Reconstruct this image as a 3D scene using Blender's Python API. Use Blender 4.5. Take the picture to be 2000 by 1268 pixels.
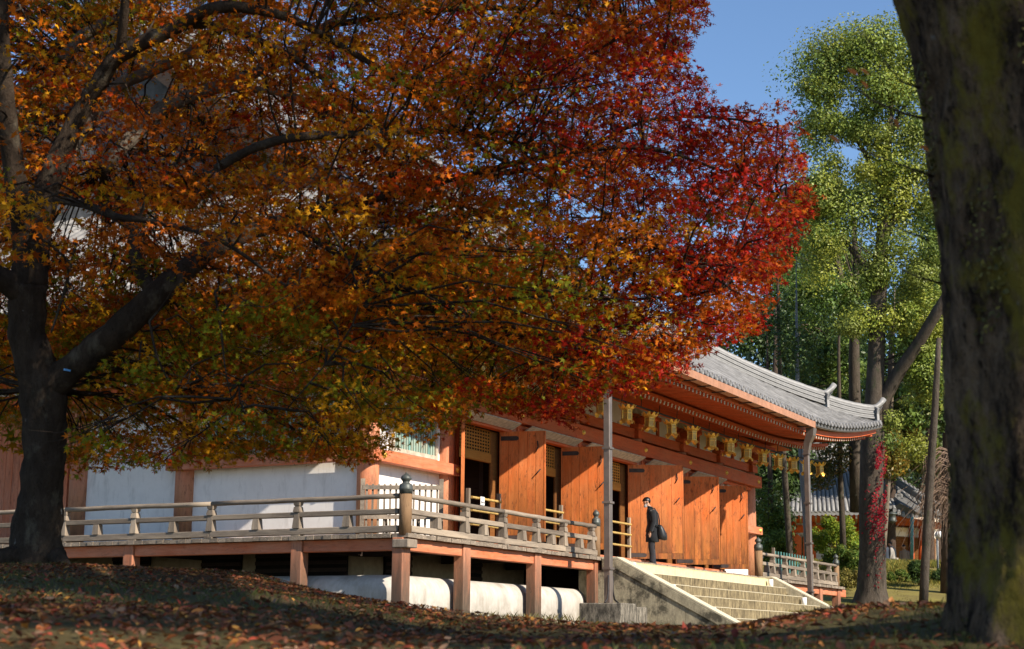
import bpy, bmesh, math, random
import numpy as np
from mathutils import Vector, Matrix, noise as mnoise

random.seed(7)
rng = np.random.default_rng(11)
for o in list(bpy.data.objects):
    bpy.data.objects.remove(o)
scene = bpy.context.scene
col = scene.collection

# ---------------------------------------------------------------- camera
# world: X runs along the front of the hall, Y into the hall, Z up; z = 0 at the lens
RX = np.array([[0.46304294, -0.17850235, 0.86817518],
               [-0.88630065, -0.08452139, 0.45533206],
               [0.00789847, 0.98030253, 0.19734378]])   # columns: right, up, forward
CAM = np.array([-26.2178, -15.9837, 0.0])
FPX = 3103.0
cd = bpy.data.cameras.new('camera')
cam = bpy.data.objects.new('camera', cd)
col.objects.link(cam)
m = Matrix.Identity(4)
for i in range(3):
    m[i][0] = RX[i, 0]; m[i][1] = RX[i, 1]; m[i][2] = -RX[i, 2]; m[i][3] = CAM[i]
cam.matrix_world = m
cd.sensor_width = 36.0
cd.lens = FPX * 36.0 / 2000.0
cd.clip_start = 0.05
cd.clip_end = 3000
cd.dof.use_dof = True
cd.dof.focus_distance = 36.0
cd.dof.aperture_fstop = 8.0
scene.camera = cam

# ---------------------------------------------------------------- sky and sun
SUN_AZ = math.radians(16)        # towards -X from straight in front (-Y)
SUN_EL = math.radians(34)
SUNV = Vector((-math.sin(SUN_AZ) * math.cos(SUN_EL), -math.cos(SUN_AZ) * math.cos(SUN_EL), math.sin(SUN_EL)))
world = bpy.data.worlds.new('World')
scene.world = world
world.use_nodes = True
wn = world.node_tree
for n in list(wn.nodes):
    wn.nodes.remove(n)
wo = wn.nodes.new('ShaderNodeOutputWorld')
bg = wn.nodes.new('ShaderNodeBackground')
sky = wn.nodes.new('ShaderNodeTexSky')
sky.sky_type = 'NISHITA'
sky.sun_disc = False
sky.sun_elevation = SUN_EL
sky.sun_rotation = math.atan2(SUNV.x, SUNV.y)
sky.altitude = 100
sky.air_density = 1.0
sky.dust_density = 0.1
sky.ozone_density = 4.5
bg.inputs['Strength'].default_value = 0.10
wn.links.new(sky.outputs[0], bg.inputs[0])
wn.links.new(bg.outputs[0], wo.inputs[0])
sd = bpy.data.lights.new('sun', 'SUN')
sd.energy = 4.6
sd.angle = math.radians(0.53)
sd.color = (1.0, 0.90, 0.76)
sun = bpy.data.objects.new('sun', sd)
col.objects.link(sun)
sun.rotation_euler = SUNV.to_track_quat('Z', 'Y').to_euler()
scene.view_settings.view_transform = 'Standard'
scene.view_settings.look = 'None'
scene.view_settings.exposure = 0.82
scene.view_settings.gamma = 1.0
scene.view_settings.use_curve_mapping = False
scene.cycles.max_bounces = 5
scene.cycles.diffuse_bounces = 2
scene.cycles.glossy_bounces = 2
scene.cycles.transmission_bounces = 3
scene.cycles.caustics_reflective = False
scene.cycles.caustics_refractive = False

# ---------------------------------------------------------------- placing helpers
FH = np.array([0.88559, 0.46447]); RH = np.array([0.46447, -0.88559])
def W(X, D, z):                       # metres right of / ahead of the camera, height
    p = CAM[:2] + X * RH + D * FH
    return Vector((p[0], p[1], z))
def ray(px, py):
    return RX @ np.array([(px - 1000.0), -(py - 634.0), FPX]) / FPX
def PD(px, py, D):
    return Vector(CAM + ray(px, py) * D)
def onV(px, py, v):
    d = ray(px, py); return Vector(CAM + d * ((v - CAM[1]) / d[1]))
def topx(P):
    q = (np.asarray(P) - CAM) @ RX
    return 1000 + FPX * q[..., 0] / q[..., 2], 634 - FPX * q[..., 1] / q[..., 2], q[..., 2]

# ---------------------------------------------------------------- mesh helpers
class MB:
    def __init__(s):
        s.v = []; s.f = []; s.mi = []; s.cur = 0; s.sm = []
    def add(s, vs, fs, smooth=False):
        o = len(s.v); s.v += [tuple(p) for p in vs]
        for f in fs:
            s.f.append(tuple(i + o for i in f)); s.mi.append(s.cur); s.sm.append(smooth)
        return s
    def box(s, x0, x1, y0, y1, z0, z1, M=None):
        vs = [Vector((x, y, z)) for z in (z0, z1) for y in (y0, y1) for x in (x0, x1)]
        if M is not None: vs = [M @ p for p in vs]
        return s.add(vs, [(0, 2, 3, 1), (4, 5, 7, 6), (0, 1, 5, 4), (2, 6, 7, 3), (0, 4, 6, 2), (1, 3, 7, 5)])
    def bar(s, a, b, w, h, up=(0, 0, 1), taper=1.0):
        a = Vector(a); b = Vector(b); d = (b - a).normalized(); upv = Vector(up)
        x = d.cross(upv)
        if x.length < 1e-5: x = d.cross(Vector((1, 0, 0)))
        x.normalize(); y = x.cross(d)
        vs = []
        for p, k in ((a, 1.0), (b, taper)):
            for sx, sy in ((-1, -1), (1, -1), (1, 1), (-1, 1)):
                vs.append(p + x * (sx * w * .5 * k) + y * (sy * h * .5 * k))
        return s.add(vs, [(0, 1, 2, 3), (7, 6, 5, 4), (0, 4, 5, 1), (1, 5, 6, 2), (2, 6, 7, 3), (3, 7, 4, 0)])
    def tube(s, pts, rad, n=8, caps=True, smooth=True, jit=0.0):
        pts = [Vector(p) for p in pts]; k = len(pts)
        if not hasattr(rad, '__len__'): rad = [rad] * k
        vs = []; prev = None
        for i in range(k):
            d = (pts[min(i + 1, k - 1)] - pts[max(i - 1, 0)]).normalized()
            if prev is None:
                x = d.cross(Vector((0, 0, 1)))
                if x.length < .1: x = d.cross(Vector((1, 0, 0)))
            else:
                x = prev - d * prev.dot(d)
            x.normalize(); prev = x; y = d.cross(x)
            for j in range(n):
                a = 2 * math.pi * j / n
                r = rad[i] * (1 + (random.uniform(-jit, jit) if jit else 0))
                vs.append(pts[i] + x * (r * math.cos(a)) + y * (r * math.sin(a)))
        fs = []
        for i in range(k - 1):
            for j in range(n):
                fs.append((i * n + j, i * n + (j + 1) % n, (i + 1) * n + (j + 1) % n, (i + 1) * n + j))
        s.add(vs, fs, smooth)
        if caps:
            o = len(s.v) - len(vs)
            s.f.append(tuple(o + j for j in reversed(range(n)))); s.mi.append(s.cur); s.sm.append(False)
            s.f.append(tuple(o + (k - 1) * n + j for j in range(n))); s.mi.append(s.cur); s.sm.append(False)
        return s
    def lathe(s, prof, n=16, c=(0, 0, 0), axis='Z', smooth=True, cap=True):
        vs = []
        for r, h in prof:
            for j in range(n):
                a = 2 * math.pi * j / n
                p = (r * math.cos(a), r * math.sin(a), h)
                if axis == 'Y': p = (p[0], p[2], p[1])
                if axis == 'X': p = (p[2], p[0], p[1])
                vs.append((p[0] + c[0], p[1] + c[1], p[2] + c[2]))
        fs = []; k = len(prof)
        for i in range(k - 1):
            for j in range(n):
                fs.append((i * n + j, i * n + (j + 1) % n, (i + 1) * n + (j + 1) % n, (i + 1) * n + j))
        o = len(s.v)
        s.add(vs, fs, smooth)
        if cap:
            s.f.append(tuple(o + j for j in reversed(range(n)))); s.mi.append(s.cur); s.sm.append(False)
            s.f.append(tuple(o + (k - 1) * n + j for j in range(n))); s.mi.append(s.cur); s.sm.append(False)
        return s
    def mesh(s, name, mats):
        me = bpy.data.meshes.new(name)
        me.from_pydata(s.v, [], s.f)
        if not isinstance(mats, (list, tuple)): mats = [mats]
        for mt in mats: me.materials.append(mt)
        me.polygons.foreach_set('material_index', s.mi)
        me.polygons.foreach_set('use_smooth', s.sm)
        me.update()
        return me
    def build(s, name, mats, parent=None, bevel=0.0):
        me = s.mesh(name, mats)
        return place(name, me, parent, bevel=bevel)

def place(name, me, parent=None, loc=None, rot=None, scale=None, bevel=0.0):
    o = bpy.data.objects.new(name, me)
    col.objects.link(o)
    if loc is not None: o.location = loc
    if rot is not None: o.rotation_euler = rot
    if scale is not None: o.scale = scale
    if parent is not None: setpar(o, parent)
    if bevel:
        b = o.modifiers.new('bevel', 'BEVEL'); b.width = bevel; b.segments = 1; b.limit_method = 'ANGLE'
    return o
PW = {}
def wmat(o):
    m = Matrix.LocRotScale(o.location, o.rotation_euler, o.scale)
    if o.parent is not None:
        m = wmat(o.parent) @ o.matrix_parent_inverse @ m
    return m
def setpar(o, p):
    o.parent = p
    o.matrix_parent_inverse = wmat(p).inverted()
def root(name, loc, label, cat, group=None):
    e = bpy.data.objects.new(name, None); e.empty_display_size = .2
    col.objects.link(e); e.location = loc
    tag(e, label, cat, group); return e
def tag(o, label=None, cat=None, group=None, kind=None):
    if label: o['label'] = label
    if cat: o['category'] = cat
    if group: o['group'] = group
    if kind: o['kind'] = kind
    return o

# ---------------------------------------------------------------- materials
class NT:
    def __init__(s, name):
        s.m = bpy.data.materials.new(name); s.m.use_nodes = True
        s.t = s.m.node_tree
        for n in list(s.t.nodes): s.t.nodes.remove(n)
        s.out = s.n('ShaderNodeOutputMaterial')
        s.b = s.n('ShaderNodeBsdfPrincipled')
        s.l(s.b.outputs[0], s.out.inputs[0])
    def n(s, t, **kw):
        x = s.t.nodes.new(t)
        for k, v in kw.items():
            setattr(x, k, v)
        return x
    def l(s, a, b): s.t.links.new(a, b)
    def coord(s, scale=(1, 1, 1), rnd=True, which='Object'):
        tc = s.n('ShaderNodeTexCoord'); mp = s.n('ShaderNodeMapping')
        mp.inputs['Scale'].default_value = scale
        s.l(tc.outputs[which], mp.inputs['Vector'])
        if rnd:
            oi = s.n('ShaderNodeObjectInfo'); mu = s.n('ShaderNodeMath', operation='MULTIPLY')
            mu.inputs[1].default_value = 37.0
            s.l(oi.outputs['Random'], mu.inputs[0]); s.l(mu.outputs[0], mp.inputs['Location'])
        return mp.outputs[0]
    def noise(s, vec, scale=5, detail=4, rough=.6, dist=0):
        n = s.n('ShaderNodeTexNoise'); n.inputs['Scale'].default_value = scale
        n.inputs['Detail'].default_value = detail; n.inputs['Roughness'].default_value = rough
        n.inputs['Distortion'].default_value = dist
        if vec is not None: s.l(vec, n.inputs['Vector'])
        return n.outputs['Fac']
    def ramp(s, fac, stops, interp='LINEAR'):
        r = s.n('ShaderNodeValToRGB'); e = r.color_ramp.elements; r.color_ramp.interpolation = interp
        while len(e) < len(stops): e.new(.5)
        for x, (p, c) in zip(e, stops):
            x.position = p; x.color = (c[0], c[1], c[2], 1) if hasattr(c, '__len__') else (c, c, c, 1)
        s.l(fac, r.inputs[0]); return r.outputs[0]
    def mix(s, fac, a, b, mode='MIX'):
        x = s.n('ShaderNodeMix', data_type='RGBA', blend_type=mode)
        for v, i in ((fac, 0), (a, 6), (b, 7)):
            if hasattr(v, 'links') or hasattr(v, 'is_linked'): s.l(v, x.inputs[i])
            elif hasattr(v, '__len__'): x.inputs[i].default_value = (v[0], v[1], v[2], 1)
            else: x.inputs[i].default_value = v
        return x.outputs[2]
    def math(s, op, a, b=None):
        x = s.n('ShaderNodeMath', operation=op)
        for v, i in ((a, 0), (b, 1)):
            if v is None: continue
            if hasattr(v, 'is_linked'): s.l(v, x.inputs[i])
            else: x.inputs[i].default_value = v
        return x.outputs[0]
    def rand_tint(s, colr, lo=.8, hi=1.15):
        oi = s.n('ShaderNodeObjectInfo')
        mr = s.n('ShaderNodeMapRange'); mr.inputs[3].default_value = lo; mr.inputs[4].default_value = hi
        s.l(oi.outputs['Random'], mr.inputs[0])
        hs = s.n('ShaderNodeHueSaturation'); s.l(mr.outputs[0], hs.inputs['Value']); s.l(colr, hs.inputs['Color'])
        return hs.outputs[0]
    def bump(s, h, strength=.3, dist=.01):
        b = s.n('ShaderNodeBump'); b.inputs['Strength'].default_value = strength; b.inputs['Distance'].default_value = dist
        s.l(h, b.inputs['Height']); s.l(b.outputs[0], s.b.inputs['Normal'])
    def color(s, c):
        if hasattr(c, 'is_linked'): s.l(c, s.b.inputs['Base Color'])
        else: s.b.inputs['Base Color'].default_value = (c[0], c[1], c[2], 1)
    def rough(s, r):
        if hasattr(r, 'is_linked'): s.l(r, s.b.inputs['Roughness'])
        else: s.b.inputs['Roughness'].default_value = r
    def spec(s, v): s.b.inputs['Specular IOR Level'].default_value = v

AX = {'X': (.12, 1, 1), 'Y': (1, .12, 1), 'Z': (1, 1, .12)}
def m_paint(name, axis, base, worn, dark, wear=.5, rough=.62, pits=.6, low_wear=None):
    """weathered vermilion paint on timber, grain along axis"""
    t = NT(name); a = AX[axis]
    def co(k): return t.coord((a[0] * k, a[1] * k, a[2] * k))
    g = t.noise(co(1), 9, 8, .7)
    big = t.noise(t.coord((.6, .6, .6)), 1.6, 4, .6)
    c = t.mix(t.ramp(big, [(.34, 0), (.74, .75)]), base, worn)
    c = t.mix(t.math('MULTIPLY', t.ramp(g, [(.40, 0), (.72, 1)]), .55), c, worn)
    c = t.mix(t.ramp(t.noise(co(2), 7, 7, .78), [(.36, .45), (.58, 0)]), c, tuple(x * .5 for x in base))
    spk = t.ramp(t.noise(t.coord((a[0] ** .5 * 3, a[1] ** .5 * 3, a[2] ** .5 * 3)), 5.5, 7, .78), [(.585 - .05 * wear, 0), (.66 - .05 * wear, 1)])
    msk = t.ramp(t.noise(t.coord((1, 1, .6)), 1.7, 5, .65), [(.40, .10), (.64, 1)])
    pit = t.math('MULTIPLY', spk, msk)
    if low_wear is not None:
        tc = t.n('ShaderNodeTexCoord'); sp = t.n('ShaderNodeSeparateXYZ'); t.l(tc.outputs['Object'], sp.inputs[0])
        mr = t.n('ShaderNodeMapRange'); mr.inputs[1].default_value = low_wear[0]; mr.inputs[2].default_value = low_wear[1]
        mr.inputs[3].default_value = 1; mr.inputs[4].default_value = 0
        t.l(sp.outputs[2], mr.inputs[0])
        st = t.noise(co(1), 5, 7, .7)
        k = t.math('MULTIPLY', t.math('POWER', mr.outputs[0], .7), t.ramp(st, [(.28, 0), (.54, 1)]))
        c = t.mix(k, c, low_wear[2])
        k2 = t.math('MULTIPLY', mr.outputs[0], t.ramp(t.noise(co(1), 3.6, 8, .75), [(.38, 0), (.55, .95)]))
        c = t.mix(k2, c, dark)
    stain = t.ramp(t.noise(t.coord((a[0] ** .6, a[1] ** .6, a[2] ** .6)), 2.3, 7, .75), [(.575, 0), (.68, .7 * wear)])
    c = t.mix(stain, c, dark)
    c = t.mix(t.math('MULTIPLY', pit, pits), c, dark)
    c = t.rand_tint(c, .9, 1.08)
    t.color(c); t.rough(rough); t.spec(.25)
    t.bump(t.math('SUBTRACT', g, t.math('MULTIPLY', pit, .5)), .4, .01)
    return t.m
def m_wood(name, axis, c1, c2, c3, rough=.8, lo=.75, hi=1.2):
    t = NT(name); a = AX[axis]
    g = t.noise(t.coord((a[0] * 1.4, a[1] * 1.4, a[2] * 1.4)), 14, 9, .72, .3)
    g2 = t.noise(t.coord((a[0] * .5, a[1] * .5, a[2] * .5)), 6, 5, .6)
    c = t.mix(t.ramp(g, [(.32, 0), (.70, 1)]), c1, c2)
    c = t.mix(t.ramp(g2, [(.5, 0), (.66, .85)]), c, c3)
    cr = t.noise(t.coord((a[0] * 3, a[1] * 3, a[2] * 3)), 20, 4, .6)
    c = t.mix(t.ramp(cr, [(.64, 0), (.7, .7)]), c, (c1[0] * .25, c1[1] * .25, c1[2] * .25))
    t.color(t.rand_tint(c, lo, hi)); t.rough(rough); t.spec(.2)
    t.bump(g, .5, .01)
    return t.m
def m_plain(name, c, rough=.6, metal=0, spec=.4, var=.12, scale=6, bump=0.0):
    t = NT(name)
    n = t.noise(t.coord(), scale, 5, .6)
    c2 = tuple(x * (1 - var * 2) for x in c)
    t.color(t.rand_tint(t.mix(t.ramp(n, [(.3, 0), (.7, 1)]), c2, c), 1 - var * .5, 1 + var * .5))
    t.rough(rough); t.spec(spec); t.b.inputs['Metallic'].default_value = metal
    if bump: t.bump(n, bump, .01)
    return t.m

M = {}
OR = (.68, .108, .021); ORW = (.62, .24, .12); ORD = (.13, .035, .018)
for ax in 'XYZ':
    M['paint' + ax] = m_paint('vermilion_paint_' + ax, ax, OR, (.56, .16, .06), ORD, .5, pits=.6)
    M['faded' + ax] = m_paint('faded_vermilion_' + ax, ax, (.60, .15, .055), (.58, .27, .16), (.12, .05, .03), .7)
    M['wood' + ax] = m_wood('weathered_timber_' + ax, ax, (.135, .105, .08), (.285, .23, .175), (.37, .295, .215))
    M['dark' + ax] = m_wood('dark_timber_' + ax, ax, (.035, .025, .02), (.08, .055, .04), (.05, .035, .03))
M['columnZ'] = m_paint('column_paint', 'Z', (.60, .19, .085), (.58, .29, .18), (.15, .07, .04), 1.0, pits=.75,
                       low_wear=(-.2, 1.7, (.48, .25, .11)))
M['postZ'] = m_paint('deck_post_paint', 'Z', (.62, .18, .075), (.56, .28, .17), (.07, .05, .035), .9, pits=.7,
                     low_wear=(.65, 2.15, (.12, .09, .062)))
M['doorZ'] = m_paint('door_paint', 'Z', (.75, .155, .028), (.72, .265, .095), (.09, .036, .016), 1.0, pits=.85,
                     low_wear=(2.3, 4.3, (.46, .17, .035)))
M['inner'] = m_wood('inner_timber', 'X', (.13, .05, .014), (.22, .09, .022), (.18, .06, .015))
M['ochre'] = m_wood('ochre_timber', 'X', (.42, .17, .03), (.52, .23, .045), (.4, .16, .03))
def m_plaster():
    t = NT('white_plaster')
    n = t.noise(t.coord((1, 1, 1), False), 2.2, 6, .65)
    n2 = t.noise(t.coord((1, 1, .25), False), 5, 6, .7)
    c = t.mix(t.ramp(n, [(.3, 0), (.7, 1)]), (.76, .71, .655), (.86, .81, .75))
    c = t.mix(t.ramp(n2, [(.52, 0), (.70, .5)]), c, (.46, .42, .37))
    t.color(c); t.rough(.9); t.spec(.1); t.bump(t.noise(t.coord((1, 1, 1), False), 60, 3), .08, .005)
    return t.m
M['plaster'] = m_plaster()
def m_plinth():
    t = NT('plinth_plaster')
    n2 = t.noise(t.coord((1, 1, .35), False), 2.4, 7, .72)
    c = t.mix(t.ramp(n2, [(.42, 0), (.66, .75)]), (.52, .48, .425), (.27, .235, .185))
    tc = t.n('ShaderNodeTexCoord'); sp = t.n('ShaderNodeSeparateXYZ'); t.l(tc.outputs['Object'], sp.inputs[0])
    mr = t.n('ShaderNodeMapRange'); mr.inputs[1].default_value = .45; mr.inputs[2].default_value = 1.0; mr.inputs[3].default_value = .9; mr.inputs[4].default_value = 0
    t.l(sp.outputs[2], mr.inputs[0])
    sl_ = t.noise(t.coord((1, 1, 1), False), 6, 7, .75)
    c = t.mix(t.math('MULTIPLY', mr.outputs[0], t.ramp(sl_, [(.36, 0), (.58, 1)])), c, (.20, .175, .125))
    f = t.noise(t.coord((1, 1, 1), False), 9, 5, .7)
    c = t.mix(t.ramp(f, [(.68, 0), (.76, .5)]), c, (.25, .23, .2))
    t.color(c); t.rough(.9); t.spec(.1); t.bump(f, .1, .01)
    return t.m
M['plinth'] = m_plinth()
M['cream'] = m_plain('cream_board', (.62, .52, .40), .85, var=.25, scale=9, bump=.2)
M['iron'] = m_plain('dark_iron', (.035, .03, .032), .6, .3, var=.2)
M['strap'] = m_plain('rusty_strap', (.075, .055, .05), .75, .1, var=.25)
M['copperg'] = m_plain('green_bronze', (.115, .125, .112), .5, .35, var=.25, scale=14)
M['gold'] = m_plain('gilt_metal', (.95, .56, .10), .36, .4, var=.16, scale=20)
M['golddark'] = m_plain('gilt_fretwork', (.72, .46, .14), .5, .25, var=.30, scale=60)
M['pipe'] = m_plain('brown_pipe', (.22, .17, .14), .42, .5, var=.18, scale=3)
M['copper'] = m_plain('salmon_copper', (.50, .24, .135), .55, .15, var=.16, scale=5)
M['tilerow'] = m_plain('roof_tile_row', (.27, .26, .248), .6, 0, .4, var=.28, scale=3.5, bump=.3)
M['tiledisc'] = m_plain('eave_disc', (.24, .235, .235), .55, 0, .4, var=.3, scale=30, bump=.3)
M['tile'] = m_plain('roof_tile', (.255, .248, .24), .5, 0, .5, var=.16, scale=5, bump=.25)
M['tiledark'] = m_plain('roof_under_tile', (.12, .118, .115), .9, 0, .15, var=.2, scale=5)
M['bamboo'] = m_plain('bamboo', (.50, .34, .11), .45, 0, .4, var=.14, scale=8)
M['paper'] = m_plain('paper', (.75, .74, .72), .9, var=.03)
M['ink'] = m_plain('ink', (.03, .03, .03), .9, var=.03)
M['pvc'] = m_plain('white_pipe', (.80, .79, .77), .5, var=.05)
M['teal'] = m_plain('teal_paint', (.13, .36, .33), .55, var=.2, scale=10)
M['glass'] = m_plain('window_dark', (.02, .03, .03), .2, 0, .5)
M['slat'] = m_paint('green_slat', 'Z', (.16, .36, .33), (.42, .38, .27), (.42, .17, .06), .9, pits=.7)
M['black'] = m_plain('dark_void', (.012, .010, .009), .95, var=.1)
M['vent'] = m_plain('vent_board', (.06, .04, .035), .9, var=.2)
M['dustwall'] = m_plain('dusty_wall', (.46, .38, .27), .95, var=.15)
def m_stone(name, c1, c2, dark, streak, rc=0.0, sc=1.0, mold=0.0, st=(.42, .58), sx=2.6):
    t = NT(name)
    n = t.noise(t.coord((1, 1, 1)), 7 * sc, 6, .7)
    c = t.mix(t.ramp(n, [(.32, 0), (.68, 1)]), c1, c2)
    s = t.noise(t.coord((sx, sx, .9)), 3.2, 9, .82)
    c = t.mix(t.math('MULTIPLY', t.ramp(s, [(st[0], 0), (st[1], 1)]), streak), c, dark)
    g = t.noise(t.coord((1, 1, 1)), 55, 4, .7)
    c = t.mix(t.ramp(g, [(.5, 0), (.75, .5)]), c, dark)
    if mold:
        mo = t.noise(t.coord((1, 1, 1), False), 1.1, 6, .75)
        c = t.mix(t.ramp(mo, [(.50, 0), (.60, mold)]), c, tuple(x * .6 for x in dark))
    t.color(c); t.rough(.92); t.spec(.15)
    t.bump(g if rc else n, .35 + rc, .012 + rc * .03)
    return t.m
M['step'] = m_stone('stained_step_stone', (.30, .235, .13), (.40, .32, .18), (.055, .042, .026), .95, st=(.36, .60), sx=4.0)
M['landing'] = m_stone('pale_step_stone', (.64, .53, .29), (.70, .60, .36), (.36, .30, .17), .25)
M['rubble'] = m_stone('roughcast_stone', (.42, .365, .25), (.56, .48, .33), (.09, .08, .06), .45, rc=.5, mold=.85)
M['coping'] = m_stone('coping_and_lit_edge_stone', (.58, .52, .38), (.66, .58, .42), (.25, .22, .15), .2)
M['concrete'] = m_stone('mouldy_concrete', (.27, .24, .19), (.38, .33, .26), (.04, .036, .03), .95, st=(.36, .58), sx=3.0)
def m_bark(name, c1, c2, moss=None, mossk=.5, sc=1.0, hard=0.0):
    t = NT(name)
    n = t.noise(t.coord((1, 1, .35), False), 6 * sc, 8, .75)
    f = t.noise(t.coord((1, 1, .5), False), 26 * sc, 6, .7)
    c = t.mix(t.ramp(n, [(.3 + hard, 0), (.7 - hard, 1)]), c1, c2)
    c = t.mix(t.ramp(f, [(.58 - hard * .5, 0), (.74 - hard, .8)]), c, tuple(x * .3 for x in c1))
    if moss:
        k = t.noise(t.coord((1, 1, .6), False), 3.2 * sc, 6, .7)
        c = t.mix(t.ramp(k, [(.62 - .25 * mossk, 0), (.74 - .25 * mossk, 1)]), c, t.mix(f, moss, tuple(x * .4 for x in moss)))
        k2 = t.noise(t.coord((1, 1, 1), False), 4.4 * sc, 5, .6)
        c = t.mix(t.ramp(k2, [(.70, 0), (.75, .8)]), c, (.26, .26, .25))
    t.color(c); t.rough(.95); t.spec(.1)
    t.bump(t.math('ADD', n, f), .9, .03)
    return t.m
M['barkmaple'] = m_bark('maple_bark', (.022, .016, .012), (.085, .06, .042), (.17, .14, .10), .3, 1.6)
M['barkmoss'] = m_bark('mossy_bark', (.026, .018, .013), (.20, .135, .085), (.25, .195, .036), .50, 2.0, hard=.10)
M['barkgrey'] = m_bark('grey_bark', (.045, .035, .027), (.12, .097, .076), (.08, .09, .05), .2)
M['barkpale'] = m_bark('pale_and_sunlit_bark', (.11, .09, .07), (.25, .20, .15))
M['barktwig'] = m_bark('twig_bark', (.16, .10, .07), (.30, .21, .15))
M['barkdark'] = m_bark('dark_bark', (.05, .035, .028), (.12, .085, .065))
M['barkblue'] = m_bark('bluish_bark', (.14, .15, .17), (.24, .25, .27))
def m_leaf(name, trans=.45, rough=.5, spec=.3):
    m = bpy.data.materials.new(name); m.use_nodes = True; t = m.node_tree
    for n in list(t.nodes): t.nodes.remove(n)
    out = t.nodes.new('ShaderNodeOutputMaterial'); at = t.nodes.new('ShaderNodeVertexColor'); at.layer_name = 'Col'
    b = t.nodes.new('ShaderNodeBsdfPrincipled'); b.inputs['Roughness'].default_value = rough
    b.inputs['Specular IOR Level'].default_value = spec
    tr = t.nodes.new('ShaderNodeBsdfTranslucent'); mx = t.nodes.new('ShaderNodeMixShader'); mx.inputs[0].default_value = trans
    t.links.new(at.outputs[0], b.inputs['Base Color']); t.links.new(at.outputs[0], tr.inputs[0])
    t.links.new(b.outputs[0], mx.inputs[1]); t.links.new(tr.outputs[0], mx.inputs[2]); t.links.new(mx.outputs[0], out.inputs[0])
    return m
M['leaf'] = m_leaf('leaf', .45, .55, .15)
M['leafdry'] = m_leaf('dry_leaf', .12, .6, .2)
M['leafgloss'] = m_leaf('evergreen_leaf', .3, .45, .3)

# ---------------------------------------------------------------- leaf clouds
MAPLE = None
def star_template():
    tips = [(90, 1.0), (38, .92), (142, .92), (-12, .66), (192, .66), (-55, .36), (235, .36)]
    tips.sort(key=lambda a: a[0])
    out = []
    k = len(tips)
    for i in range(k):
        a, r = tips[i]; b, q = tips[(i + 1) % k]
        if b < a: b += 360
        out.append((a, r)); out.append(((a + b) / 2, .30 if (b - a) < 90 else .12))
    vs = [(0, 0, .05)]
    for a, r in out:
        a = math.radians(a); vs.append((r * math.cos(a), r * math.sin(a), -.22 * r * r))
    n = len(out)
    fs = [(0, 1 + i, 1 + (i + 1) % n) for i in range(n)]
    return np.array(vs), np.array(fs)
def oval_template():
    vs = [(0, -1, 0), (.36, -.45, .12), (.42, .15, .14), (0, 1.05, -.1), (-.42, .15, .14), (-.36, -.45, .12), (0, -.2, -.02)]
    fs = [(0, 1, 6), (1, 2, 6), (2, 3, 6), (3, 4, 6), (4, 5, 6), (5, 0, 6)]
    return np.array(vs, float), np.array(fs)
def quad_template():
    return np.array([(0, -.9, 0), (.5, 0, .08), (0, 1, 0), (-.5, 0, .08)], float), np.array([(0, 1, 2), (0, 2, 3)])
STAR = star_template(); OVAL = oval_template(); QUAD = quad_template()
def frames(nrm, spin):
    n = nrm / np.linalg.norm(nrm, axis=1, keepdims=True)
    h = np.tile(np.array([0.0, 0, 1]), (len(n), 1)); b = np.abs(n[:, 2]) > .95
    h[b] = (1, 0, 0)
    x = np.cross(h, n); x /= np.linalg.norm(x, axis=1, keepdims=True); y = np.cross(n, x)
    c = np.cos(spin)[:, None]; s = np.sin(spin)[:, None]
    return x * c + y * s, -x * s + y * c, n
def leafmesh(name, pos, nrm, spin, size, colr, templ, mat):
    tv, tf = templ; N = len(pos); k = len(tv)
    x, y, n = frames(nrm, spin)
    V = (pos[:, None, :] + size[:, None, None] * (tv[None, :, 0:1] * x[:, None, :] + tv[None, :, 1:2] * y[:, None, :] + tv[None, :, 2:3] * n[:, None, :]))
    F = (tf[None] + (np.arange(N) * k)[:, None, None]).reshape(-1)
    me = bpy.data.meshes.new(name)
    me.vertices.add(N * k); me.vertices.foreach_set('co', V.reshape(-1).astype(np.float32))
    nt = N * len(tf)
    me.loops.add(nt * 3); me.loops.foreach_set('vertex_index', F.astype(np.int32))
    me.polygons.add(nt); me.polygons.foreach_set('loop_start', (np.arange(nt) * 3).astype(np.int32))
    me.polygons.foreach_set('loop_total', np.full(nt, 3, np.int32))
    ca = me.color_attributes.new('Col', 'FLOAT_COLOR', 'POINT')
    C = np.ones((N, k, 4), np.float32); C[:, :, :3] = colr[:, None, :]
    ca.data.foreach_set('color', C.reshape(-1))
    me.materials.append(mat); me.update(); me.validate()
    return me
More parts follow.
